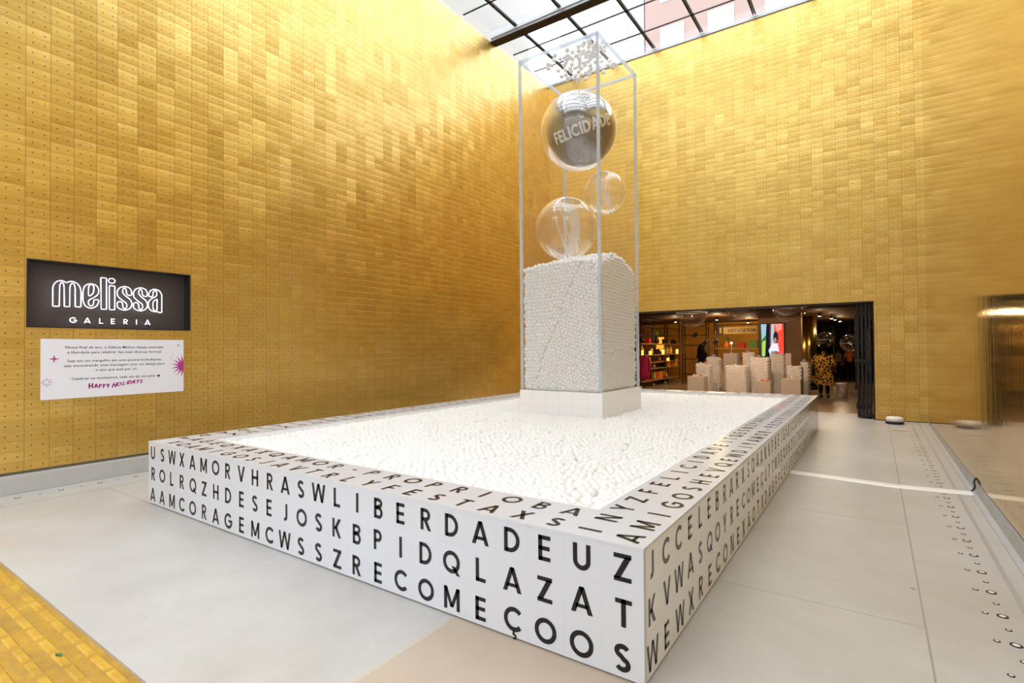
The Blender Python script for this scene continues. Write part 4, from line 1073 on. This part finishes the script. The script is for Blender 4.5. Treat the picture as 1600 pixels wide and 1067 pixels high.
# screen wall
struct(MB().box(-2.30, -1.05, 16.56, 16.9, 0, 2.56).build('wall_shop_panel', M_TAUPE, loc=(0, 0, 0)))
tv = thing('wall_screen', (-1.88, 16.5, 1.2), 'lit upright screen on the taupe panel showing a person in white before a red wall', 'screen')
tx0, tx1, tz0, tz1 = -2.21, -1.54, 1.16, 2.20
MB().box(tx0 - .03, tx1 + .03, 16.50, 16.56, tz0 - .03, tz1 + .03).build('bezel', M_BLK, tv)
def scr(pts, col, dy, nm='picture_area'):
    mt = NT('screen_' + nm); e = mt.new('ShaderNodeEmission'); e.inputs[0].default_value = rgb(col); e.inputs[1].default_value = .95; mt.l(e.outputs[0], mt.out.inputs[0])
    MB().add([(tx0 + u * (tx1 - tx0), 16.499 - dy, tz1 - v * (tz1 - tz0)) for u, v in pts], [tuple(range(len(pts)))[::-1]]).build('picture_area', mt.m, tv)
el = lambda cx_, cy_, rx, ry: [(cx_ + rx * math.cos(a), cy_ + ry * math.sin(a)) for a in np.linspace(0, 2 * PI, 17)[:-1]]
scr([(0, 0), (.45, 0), (.45, 1), (0, 1)], (.05, .14, .05), .0)
scr([(.02, 0), (.26, 0), (.22, .35), (.05, .5)], (.32, .50, .58), .0004)
scr([(.06, .55), (.22, .5), (.18, 1), (.05, 1)], (.45, .6, .08), .0006)
scr([(.27, 0), (.44, 0), (.40, 1), (.20, 1)], (.01, .01, .02), .0008)
scr([(.40, .0), (.47, .0), (.42, .7), (.38, .7)], (.15, .02, .05), .001)
scr([(.45, 0), (.62, 0), (.62, 1), (.45, 1)], (.40, .52, .50), .0002)
scr([(.60, 0), (1, 0), (1, 1), (.60, 1)], (.85, .07, .04), .0005)
scr([(.62, 0), (.92, 0), (.92, .16), (.72, .25)], (.95, .28, .26), .0009)
scr(el(.66, .42, .11, .19), (.02, .015, .03), .0012)
scr(el(.64, .50, .055, .08), (.45, .22, .2), .0016)
scr([(.50, .60), (.74, .60), (.80, .85), (.70, 1), (.42, 1), (.34, .82)], (.72, .72, .88), .0014)
scr([(.45, .84), (.58, .84), (.58, 1), (.42, 1)], (.1, .35, .25), .0018)
scr([(.58, .84), (.88, .86), (.88, 1), (.6, 1)], (.75, .12, .2), .002)
# gold column
gc = thing('gold_pillar', (-1.02, 18.4, 0), 'round shiny gold pillar beside the taupe panel, left of the passage', 'pillar')
MB().lathe([(.24, .12), (.24, 2.5)], (-1.02, 18.4, 0), 32).build('shaft', plain('brushed_gold', (.75, .50, .14), .25, 1.0), gc)
MB().lathe([(.27, 0), (.27, .12)], (-1.02, 18.4, 0), 32).build('base', M_BLK, gc)
# passage: dark post and plants
o = thing('black_post', (.36, 19.0, 0), 'black square post in the dark passage near the folded doors', 'post')
MB().box(.29, .43, 18.93, 19.07, .1, 2.56).build('shaft', M_BLK, o); MB().box(.27, .45, 18.91, 19.09, 0, .1).build('base', M_BLK, o)
def plant(x, y, z0, z1, r, n, lb_):
    o = thing('potted_plant', (x, y, 0), lb_, 'plant')
    MB().lathe([(.16, 0), (.22, .4), (.20, .4), (.18, .36)], (x, y, 0), 16).build('pot', M_BLK, o)
    MB().tube([(x, y, .3), (x + .03, y, (z0 + z1) / 2), (x, y, z1 - .2)], .025, 6).build('trunk', M_WOOD, o)
    mb = MB()
    for k in range(n):
        a = random.uniform(0, 2 * PI); b = random.uniform(0, 1); p = Vector((x, y, z0 + (z1 - z0) * random.random())) + Vector((math.cos(a), math.sin(a), 0)) * r * b
        d = Vector((math.cos(a), math.sin(a), random.uniform(-.7, .4))).normalized(); L = random.uniform(.12, .24); n_ = d.cross(Z).normalized() * L * .2
        mb.add([p, p + d * L * .5 - n_, p + d * L, p + d * L * .5 + n_], [(0, 1, 2, 3)])
    mb.build('leaves', plain('shade_leaf_green', (.08, .24, .05), .5), o)
plant(-.64, 24.6, 1.4, 2.4, .40, 260, 'leafy dark green plant at the left end of the dark passage')
plant(.25, 24.9, 1.3, 2.45, .40, 260, 'leafy dark green plant at the middle end of the dark passage')
plant(.62, 23.4, 1.2, 2.4, .38, 160, 'leafy dark green plant behind the black post')
M_BUB2 = glass_mat('mirror_bubble', (.9, .9, .9), .12, .9, .03, 2.0)
def hbub(c, r, ztop, lb_, mt=None):
    c = Vector(c); o = thing('hanging_bubble', c - Z * r, lb_, 'sphere')
    mb = MB(); mb.sphere(c, r, 64); mb.build('shell', mt or M_BUBC, o)
    MB().tube([c + Z * (r - .003), (c.x, c.y, ztop)], .004, 5).build('wire', M_BLK, o)
    mb = MB(); mb.tube([c + Vector((r * math.cos(t), r * math.sin(t), 0)) for t in np.linspace(0, 2 * PI, 33)[:-1]], .005, 5, True); mb.build('seam_ring', M_BAND, o)
hbub((-3.43, 13.0, 2.46), .43, 3.15, 'clear bubble hanging inside the opening above the rolling rack, leftmost')
hbub((-2.12, 13.0, 2.61), .38, 3.15, 'clear bubble hanging just above the gift station sign')
hbub((-.98, 12.8, 2.66), .40, 3.15, 'clear bubble full of lamp glints hanging above the taupe panel')
hbub((-1.10, 14.2, 2.56), .42, 3.15, 'clear bubble hanging behind the glinting one, partly overlapped by it')
hbub((-.66, 20.0, 1.71), .29, 2.56, 'shiny bubble behind the head of the person in leopard print', M_BUB2)
hbub((.12, 20.0, 1.57), .31, 2.56, 'shiny bubble at the right of the dark passage beside the black post', M_BUB2)

# pedestals
def pedestal(x0, x1, y, z, lb_, dy=None):
    dy = dy or (x1 - x0); o = thing('display_pedestal', ((x0 + x1) / 2, y + dy / 2, 0), lb_, 'pedestal')
    MB().box(x0, x1, y, y + dy, .04, z).build('body', M_GREYP, o, .004); MB().box(x0 + .02, x1 - .02, y + .02, y + dy - .02, 0, .04).build('toe_kick', M_BLK, o)
def beadbox(x0, x1, y, z, lb_, dy=None):
    dy = dy or (x1 - x0); o = thing('bead_pedestal', ((x0 + x1) / 2, y + dy / 2, 0), lb_, 'pedestal')
    MB().box(x0, x1, y, y + dy, 0, .06).build('base', M_GREYP, o)
    r = .030; p = .052; cc = []
    for iz in range(int((z - .08) / (p * .87))):
        zz = .09 + iz * p * .87; o_ = p / 2 if iz % 2 else 0
        for a in np.arange(x0 + r + o_, x1 - r + .001, p): cc += [(a, y + r, zz), (a, y + dy - r, zz)]
        for b in np.arange(y + r + o_ + p, y + dy - r - p * .5, p): cc += [(x0 + r, b, zz), (x1 - r, b, zz)]
    zt = .09 + int((z - .08) / (p * .87)) * p * .87
    for a in np.arange(x0 + r, x1 - r, p * .97):
        for b in np.arange(y + r, y + dy - r, p * .97): cc.append((a + random.uniform(-.01, .01), b, zt + random.uniform(-.02, .015)))
    me = balls_mesh('packed_beads', np.array(cc) - np.array(o.location), r, 2); ob = bpy.data.objects.new('packed_beads', me); C.objects.link(ob); ob.parent = o; ob['kind'] = 'stuff'
    MB().box(x0 + .05, x1 - .05, y + .05, y + dy - .05, .06, zt - .03).build('inner_core', M_CORE, o)
    return zt
pedestal(-3.57, -3.12, 13.0, .64, 'low grey square pedestal at the far left in front of the bead pedestals')
beadbox(-3.55, -3.14, 13.72, .95, 'bead filled pedestal right behind the leftmost low grey pedestal')
beadbox(-3.46, -3.06, 14.6, 1.14, 'taller bead filled pedestal beside the dark haired person')
pedestal(-3.04, -2.64, 15.0, 1.27, 'tall grey pedestal standing behind the wide bead pedestal, right of the dark haired person')
beadbox(-2.68, -2.11, 13.6, .91, 'wide bead filled pedestal in the middle below the gift station sign')
beadbox(-2.46, -2.12, 14.8, 1.26, 'bead filled pedestal behind the wide middle one, left of the screen')
beadbox(-2.09, -1.60, 14.0, 1.16, 'tall bead filled pedestal in front of the lit screen')
beadbox(-1.74, -1.34, 15.0, 1.25, 'amber toned bead filled pedestal below the right edge of the screen')
pedestal(-1.32, -1.16, 15.0, 1.27, 'slim tall grey pedestal beside the amber toned bead pedestal')
pedestal(-1.73, -1.42, 13.0, .55, 'small low grey pedestal carrying orange shoes in front of the tall bead pedestal')
pedestal(-1.17, -.72, 13.0, .63, 'low wide grey pedestal in front of the bead pedestal near the leopard print dress')
beadbox(-1.15, -.77, 13.9, .93, 'bead filled pedestal behind the low wide grey one near the leopard print dress')
beadbox(-.90, -.66, 14.7, 1.01, 'narrow bead filled pedestal nearest to the leopard print dress')
o = thing('round_stool', (.02, 15.55, 0), 'white round stool at the feet of the person in leopard print', 'stool')
MB().lathe([(.17, 0), (.17, .37)], (.02, 15.55, 0), 28).build('drum', plain('stool_white', (.7, .62, .55), .5), o)
MB().lathe([(.172, .37), (.172, .40), (.16, .41)], (.02, 15.55, 0), 28).build('seat_top', M_WHITE, o)
zb = lambda z: .09 + int((z - .08) / (.052 * .87)) * .052 * .87 + .022
def shoe(x, y, z, cn, lb_, s=.12):
    o = thing('shoe', (x, y, z), lb_, 'shoe'); mt = plain(cn + '_jelly', {'orange': (.8, .2, .04), 'lilac': (.4, .32, .5), 'clear': (.85, .8, .8), 'pink': (.7, .25, .4), 'brown': (.25, .08, .03)}[cn], .2)
    T = Matrix.Translation((x, y, z))
    mb = MB(); L = s
    prof = [(-.5, .16, .0), (-.25, .2, 0), (.1, .24, 0), (.4, .2, 0), (.5, .08, 0)]
    vs = []
    for zz in (.0, .08):
        for a, w_, _ in prof: vs += [(x + a * L, y - w_ * L, z + zz * L), (x + a * L, y + w_ * L, z + zz * L)]
    fs = []
    for i in range(4):
        b_ = 2 * i; fs += [(b_ + 1, b_ + 3, b_ + 2, b_), (10 + b_, 12 + b_, 13 + b_, 11 + b_), (b_, b_ + 2, b_ + 12, b_ + 10), (b_ + 3, b_ + 1, b_ + 11, b_ + 13)]
    fs += [(1, 0, 10, 11), (8, 9, 19, 18)]
    mb.add(vs, fs); mb.build('sole', mt, o)
    mb = MB().lathe([(.30, 0), (.30, .15), (.24, .32), (.1, .42)], (0, 0, 0), 12, T=Matrix.Translation((x - .2 * L, y, z + .08 * L)) @ Matrix.Diagonal((L * .95, L * .62, L, 1)))
    mb.build('upper', mt, o)
    MB().tube([(x + .18 * L, y - .2 * L, z + .08 * L), (x + .2 * L, y, z + .28 * L), (x + .18 * L, y + .2 * L, z + .08 * L)], .06 * L, 6).build('toe_strap', mt, o)
shoe(-3.42, 13.2, .642, 'clear', 'clear jelly shoe on the leftmost low grey pedestal, its left side'); shoe(-3.24, 13.2, .642, 'pink', 'pink jelly shoe on the leftmost low grey pedestal, its right side')
shoe(-3.42, 13.9, zb(.95), 'clear', 'clear jelly shoe on the bead pedestal behind the leftmost grey one'); shoe(-3.26, 13.9, zb(.95), 'pink', 'pink jelly shoe on the bead pedestal behind the leftmost grey one')
shoe(-3.25, 14.8, zb(1.14), 'lilac', 'lilac jelly shoe on the tall bead pedestal beside the dark haired person', .2)
shoe(-2.42, 13.8, zb(.91), 'clear', 'clear jelly shoe on the wide middle bead pedestal'); shoe(-2.30, 14.95, zb(1.26), 'lilac', 'lilac jelly shoe on the bead pedestal left of the screen', .16)
shoe(-1.86, 14.2, zb(1.16), 'lilac', 'lilac jelly shoe on the tall bead pedestal in front of the screen', .16)
shoe(-1.62, 13.15, .552, 'orange', 'left orange jelly shoe on the small low grey pedestal'); shoe(-1.50, 13.15, .552, 'orange', 'right orange jelly shoe on the small low grey pedestal')
shoe(-1.55, 15.2, zb(1.25), 'pink', 'pink jelly shoe on the amber toned bead pedestal', .2)
shoe(-.92, 13.2, .632, 'clear', 'clear jelly shoe on the low wide grey pedestal'); shoe(-1.0, 14.05, zb(.93), 'brown', 'brown jelly shoe on the bead pedestal behind the low wide grey one')
shoe(-.78, 14.85, zb(1.01), 'lilac', 'lilac jelly shoe on the narrow bead pedestal nearest the leopard print dress', .18)
# table lamp on the tall grey pedestal
o = thing('table_lamp', (-2.84, 15.2, 1.27), 'small white table lamp on the tall grey pedestal below the gift station sign', 'lamp')
MB().lathe([(.05, 0), (.05, .015), (.008, .02), (.008, .30)], (-2.84, 15.2, 1.27), 14).build('stem', M_WHITE, o)
MB().lathe([(.045, .30), (.02, .36)], (-2.84, 15.2, 1.27), 14).build('shade', plain('lamp_shade_white', (.9, .85, .8), .4, 0, (1, .85, .7), 2.0), o)

# people
def skinned(name, V, E, R_, mat, par, sub=2):
    off = parent_world(par)
    me = bpy.data.meshes.new(name); me.from_pydata([tuple(Vector(v) - off) for v in V], E, []); me.materials.append(mat)
    o = bpy.data.objects.new(name, me); C.objects.link(o); o.parent = par
    md = o.modifiers.new('skin', 'SKIN'); md.use_smooth_shade = True
    for i, r in enumerate(R_): me.skin_vertices[0].data[i].radius = (r, r)
    me.skin_vertices[0].data[0].use_root = True
    s = o.modifiers.new('sub', 'SUBSURF'); s.levels = sub; s.render_levels = sub
    return o
def person(x, y, H, yaw, label, skin, top, legs, hair, dress=None, armL=None, armR=None, hairk='short', lean=0.0):
    o = thing('person', (x, y, 0), label, 'person')
    k = H / 1.7; c, s = math.cos(yaw), math.sin(yaw)
    def P(a, b, z): b = b + lean * max(0, z - .9); return (x + (a * c - b * s) * k, y + (a * s + b * c) * k, z * k)   # faces -b before yaw
    aL = armL or [(.24, .0, 1.16), (.26, -.02, .90)]; aR = armR or [(-.24, 0, 1.16), (-.26, -.02, .90)]
    V = [P(0, 0, .93), P(0, 0, 1.1), P(0, 0, 1.3), P(0, 0, 1.42), P(0, -.01, 1.50), P(0, -.02, 1.60),
         P(.17, 0, 1.38), P(*aL[0]), P(*aL[1]), P(-.17, 0, 1.38), P(*aR[0]), P(*aR[1]),
         P(.09, 0, .88), P(.10, -.01, .48), P(.10, .02, .08), P(.10, -.10, .035), P(-.09, 0, .88), P(-.10, -.01, .48), P(-.10, .02, .08), P(-.10, -.10, .035), P(0, -.01, 1.68)]
    E = [(0, 1), (1, 2), (2, 3), (3, 4), (4, 5), (2, 6), (6, 7), (7, 8), (2, 9), (9, 10), (10, 11), (0, 12), (12, 13), (13, 14), (14, 15), (0, 16), (16, 17), (17, 18), (18, 19), (5, 20)]
    R_ = [.135, .12, .13, .07, .05, .085, .055, .04, .03, .055, .04, .03, .085, .055, .04, .03, .085, .055, .04, .03, .07]
    skinned('body', V, E, [r * k for r in R_], skin, o)
    # face
    fb = MB(); fb.sphere(P(0, -.105, 1.585), .014 * k, 8, 1, 1, 1.6); fb.build('nose', skin, o)
    for sg_ in (-1, 1):
        e_ = MB(); e_.sphere(P(.033 * sg_, -.098, 1.615), .010 * k, 8); e_.build('eye', M_BLK, o)
        e_ = MB(); e_.sphere(P(.092 * sg_, 0, 1.60), .022 * k, 8, .5, 1, 1.4); e_.build('ear', skin, o)
    MB().box(*sorted((P(-.025, -.1, 1.545)[0], P(.025, -.1, 1.545)[0])), *sorted((P(0, -.103, 1.545)[1], P(0, -.096, 1.545)[1])), 1.541 * k, 1.549 * k).build('mouth', plain('lip', (.3, .08, .06), .5), o)
    # top with sleeves
    Vt = [P(0, 0, .90), P(0, 0, 1.1), P(0, 0, 1.3), P(0, 0, 1.40), V[6], V[7], V[9], V[10]]
    skinned('top', Vt, [(0, 1), (1, 2), (2, 3), (2, 4), (4, 5), (2, 6), (6, 7)], [r * k for r in (.155, .145, .155, .08, .072, .058, .072, .058)], top, o)
    Vl = [P(0, 0, .92), V[12], V[13], P(.10, .02, .12), V[16], V[17], P(-.10, .02, .12)]
    skinned('trousers', Vl, [(0, 1), (1, 2), (2, 3), (0, 4), (4, 5), (5, 6)], [r * k for r in (.14, .10, .07, .055, .10, .07, .055)], legs, o)
    for sg_ in (-1, 1):
        a = P(.10 * sg_, .04, .03); b = P(.10 * sg_, -.13, .025)
        mb = MB(); mb.tube([Vector(a) + Z * .012, (Vector(a) + Vector(b)) / 2 + Z * .015, Vector(b) + Z * .003], .04 * k, 10, rs=[.038 * k, .042 * k, .028 * k]); mb.build('shoe', M_BLK, o)
    # hands with fingers
    for hp, el in ((V[8], V[7]), (V[11], V[10])):
        d = (Vector(hp) - Vector(el)).normalized(); u = d.orthogonal().normalized(); v = d.cross(u); hm = MB(); p0 = Vector(hp)
        hm.tube([p0 - d * .02, p0 + d * .03 * k, p0 + d * .08 * k], .03 * k, 8, rs=[.026 * k, .04 * k, .034 * k])
        for f in range(4):
            b0 = p0 + d * .075 * k + u * (f - 1.5) * .018 * k; L = (.068, .078, .072, .055)[f] * k
            hm.tube([b0, b0 + d * L * .55 + v * .008, b0 + d * L + v * .022], .009 * k, 6, rs=[.009 * k, .0085 * k, .006 * k])
        b0 = p0 + d * .02 * k + u * .034 * k; hm.tube([b0, b0 + (d + u).normalized() * .035 * k, b0 + (d * 1.4 + u).normalized() * .065 * k + v * .01], .01 * k, 6, rs=[.011 * k, .01 * k, .007 * k])
        hm.build('hand', skin, o)
    hb = MB()
    if hairk == 'long':
        hb.sphere(P(0, .02, 1.625), .118 * k, 18, 1, 1, 1.15)
        hb.lathe([(.10 * k, -.42 * k), (.135 * k, -.25 * k), (.125 * k, -.05 * k), (.10 * k, .04 * k)], P(0, .05, 1.60), 16, 1.15, .7)
    else: hb.sphere(P(0, .022, 1.635), .122 * k, 18, 1, 1, 1.05)
    hb.build('hair', hair, o)
    if dress:
        mb = MB()
        prof = [(.33, .44), (.30, .60), (.265, .85), (.24, 1.05), (.235, 1.2), (.22, 1.32), (.13, 1.41), (.07, 1.44)]
        vs = []; fs = []; n = 28
        for i, (r, z) in enumerate(prof):
            for j in range(n):
                a = 2 * PI * j / n; rr = r * (1 + .05 * math.sin(a * 7) * max(0, 1 - i / 3))
                vs.append(P(rr * math.cos(a), rr * .72 * math.sin(a), z + (.05 * math.cos(a) if i == 0 else 0)))
        for i in range(len(prof) - 1):
            for j in range(n): fs.append((i * n + j, i * n + (j + 1) % n, (i + 1) * n + (j + 1) % n, (i + 1) * n + j))
        mb.add(vs, fs, True); mb.build('dress', dress, o)
        for a, b, e_ in ((V[6], V[7], V[8]), (V[9], V[10], V[11])):
            q = Vector(b).lerp(Vector(e_), .45)
            mb = MB(); mb.tube([a, Vector(a).lerp(Vector(b), .5), b, q], .08 * k, 10, rs=[.09 * k, .10 * k, .10 * k, .11 * k]); mb.build('sleeve', dress, o)
    return o
SK1 = plain('brown_skin', (.16, .07, .035), .5); SK2 = plain('tan_skin', (.42, .22, .13), .5)
HB = plain('black_hair', (.008, .006, .006), .8, spec=.05); BLKC = plain('black_cloth', (.010, .010, .013), .9, spec=.05)
m = NT('leopard_print'); tc = m.new('ShaderNodeTexCoord'); vo = m.new('ShaderNodeTexVoronoi'); vo.inputs['Scale'].default_value = 10
nz = m.new('ShaderNodeTexNoise'); nz.inputs['Scale'].default_value = 18; m.l(tc.outputs['Object'], nz.inputs['Vector'])
mp = m.new('ShaderNodeVectorMath', operation='MULTIPLY_ADD'); m.l(nz.outputs['Color'], mp.inputs[0]); mp.inputs[1].default_value = (.03, .03, .03); m.l(tc.outputs['Object'], mp.inputs[2]); m.l(mp.outputs[0], vo.inputs['Vector'])
vo.feature = 'DISTANCE_TO_EDGE'
cr = m.ramp(vo.outputs['Distance'], [(0.0, (.72, .40, .05)), (.085, (.66, .35, .045)), (.12, (.012, .005, .004)), (.30, (.012, .005, .004)), (.38, (.24, .085, .014))])
m.bsdf(Base_Color=cr, Roughness=.9); LEO = m.m
person(-.36, 15.25, 1.50, PI * .92, 'person seen from behind in loose leopard print dress and black boots', SK1, BLKC, BLKC, HB, dress=LEO,
       armL=[(.30, -.10, 1.14), (.34, -.24, .92)], armR=[(-.26, -.05, 1.13), (-.27, -.18, .92)])
person(-4.10, 16.6, 1.55, 2.6, 'person with long black hair and dark clothes behind the left pedestals', SK2, BLKC, BLKC, HB, hairk='long')
person(-.42, 23.4, 1.42, 2.2, 'person in a dull grey top standing in the dark passage, left of the orange top', SK1, plain('dull_grey_cloth', (.12, .10, .08), .8), BLKC, HB)
person(-.02, 23.8, 1.44, 3.6, 'person in an orange top standing in the dark passage, right of the grey top', SK1, plain('orange_cloth', (.5, .10, .02), .8), BLKC, HB)
o = thing('shoulder_bag', (-.62, 15.32, .75), 'black shoulder bag hanging at the side of the person in leopard print', 'bag')
MB().box(-.665, -.615, 15.16, 15.40, .62, .88).build('pouch', M_BLK, o, .01); MB().tube([(-.64, 15.18, .88), (-.61, 15.26, 1.08), (-.58, 15.30, 1.24)], .008, 6).build('strap', M_BLK, o)

# folding doors stacked at the right jamb
def leaf(x, y0, y1, lb_):
    o = thing('folding_door', (x, y0, 0), lb_, 'door')
    M_DK = plain('black_door_frame', (.020, .018, .018), .35, .4)
    mb = MB(); mb.box(x - .022, x + .022, y0, y0 + .07, .02, 2.33); mb.box(x - .022, x + .022, y1 - .07, y1, .02, 2.33); mb.box(x - .022, x + .022, y0 + .07, y1 - .07, .02, .12); mb.box(x - .022, x + .022, y0 + .07, y1 - .07, 2.23, 2.33)
    mb.build('leaf_frame', M_DK, o, .003)
    MB().box(x - .004, x + .004, y0 + .07, y1 - .07, .12, 2.23).build('door_glass', glass_mat('door_glass', (.7, .72, .72), .08, .7, .02), o)
    for z in (.25, 1.15, 2.1): MB().tube([(x - .03, y0 - .008, z - .05), (x - .03, y0 - .008, z + .05)], .012, 8).build('hinge', M_BLK, o)
leaf(.765, 10.62, 11.45, 'black framed glass door leaf folded flat against the right jamb')
leaf(.700, 10.60, 11.43, 'black framed glass door leaf second from the right jamb')
leaf(.632, 10.62, 11.45, 'black framed glass door leaf third from the right jamb')
leaf(.560, 10.66, 11.50, 'black framed glass door leaf farthest from the right jamb')
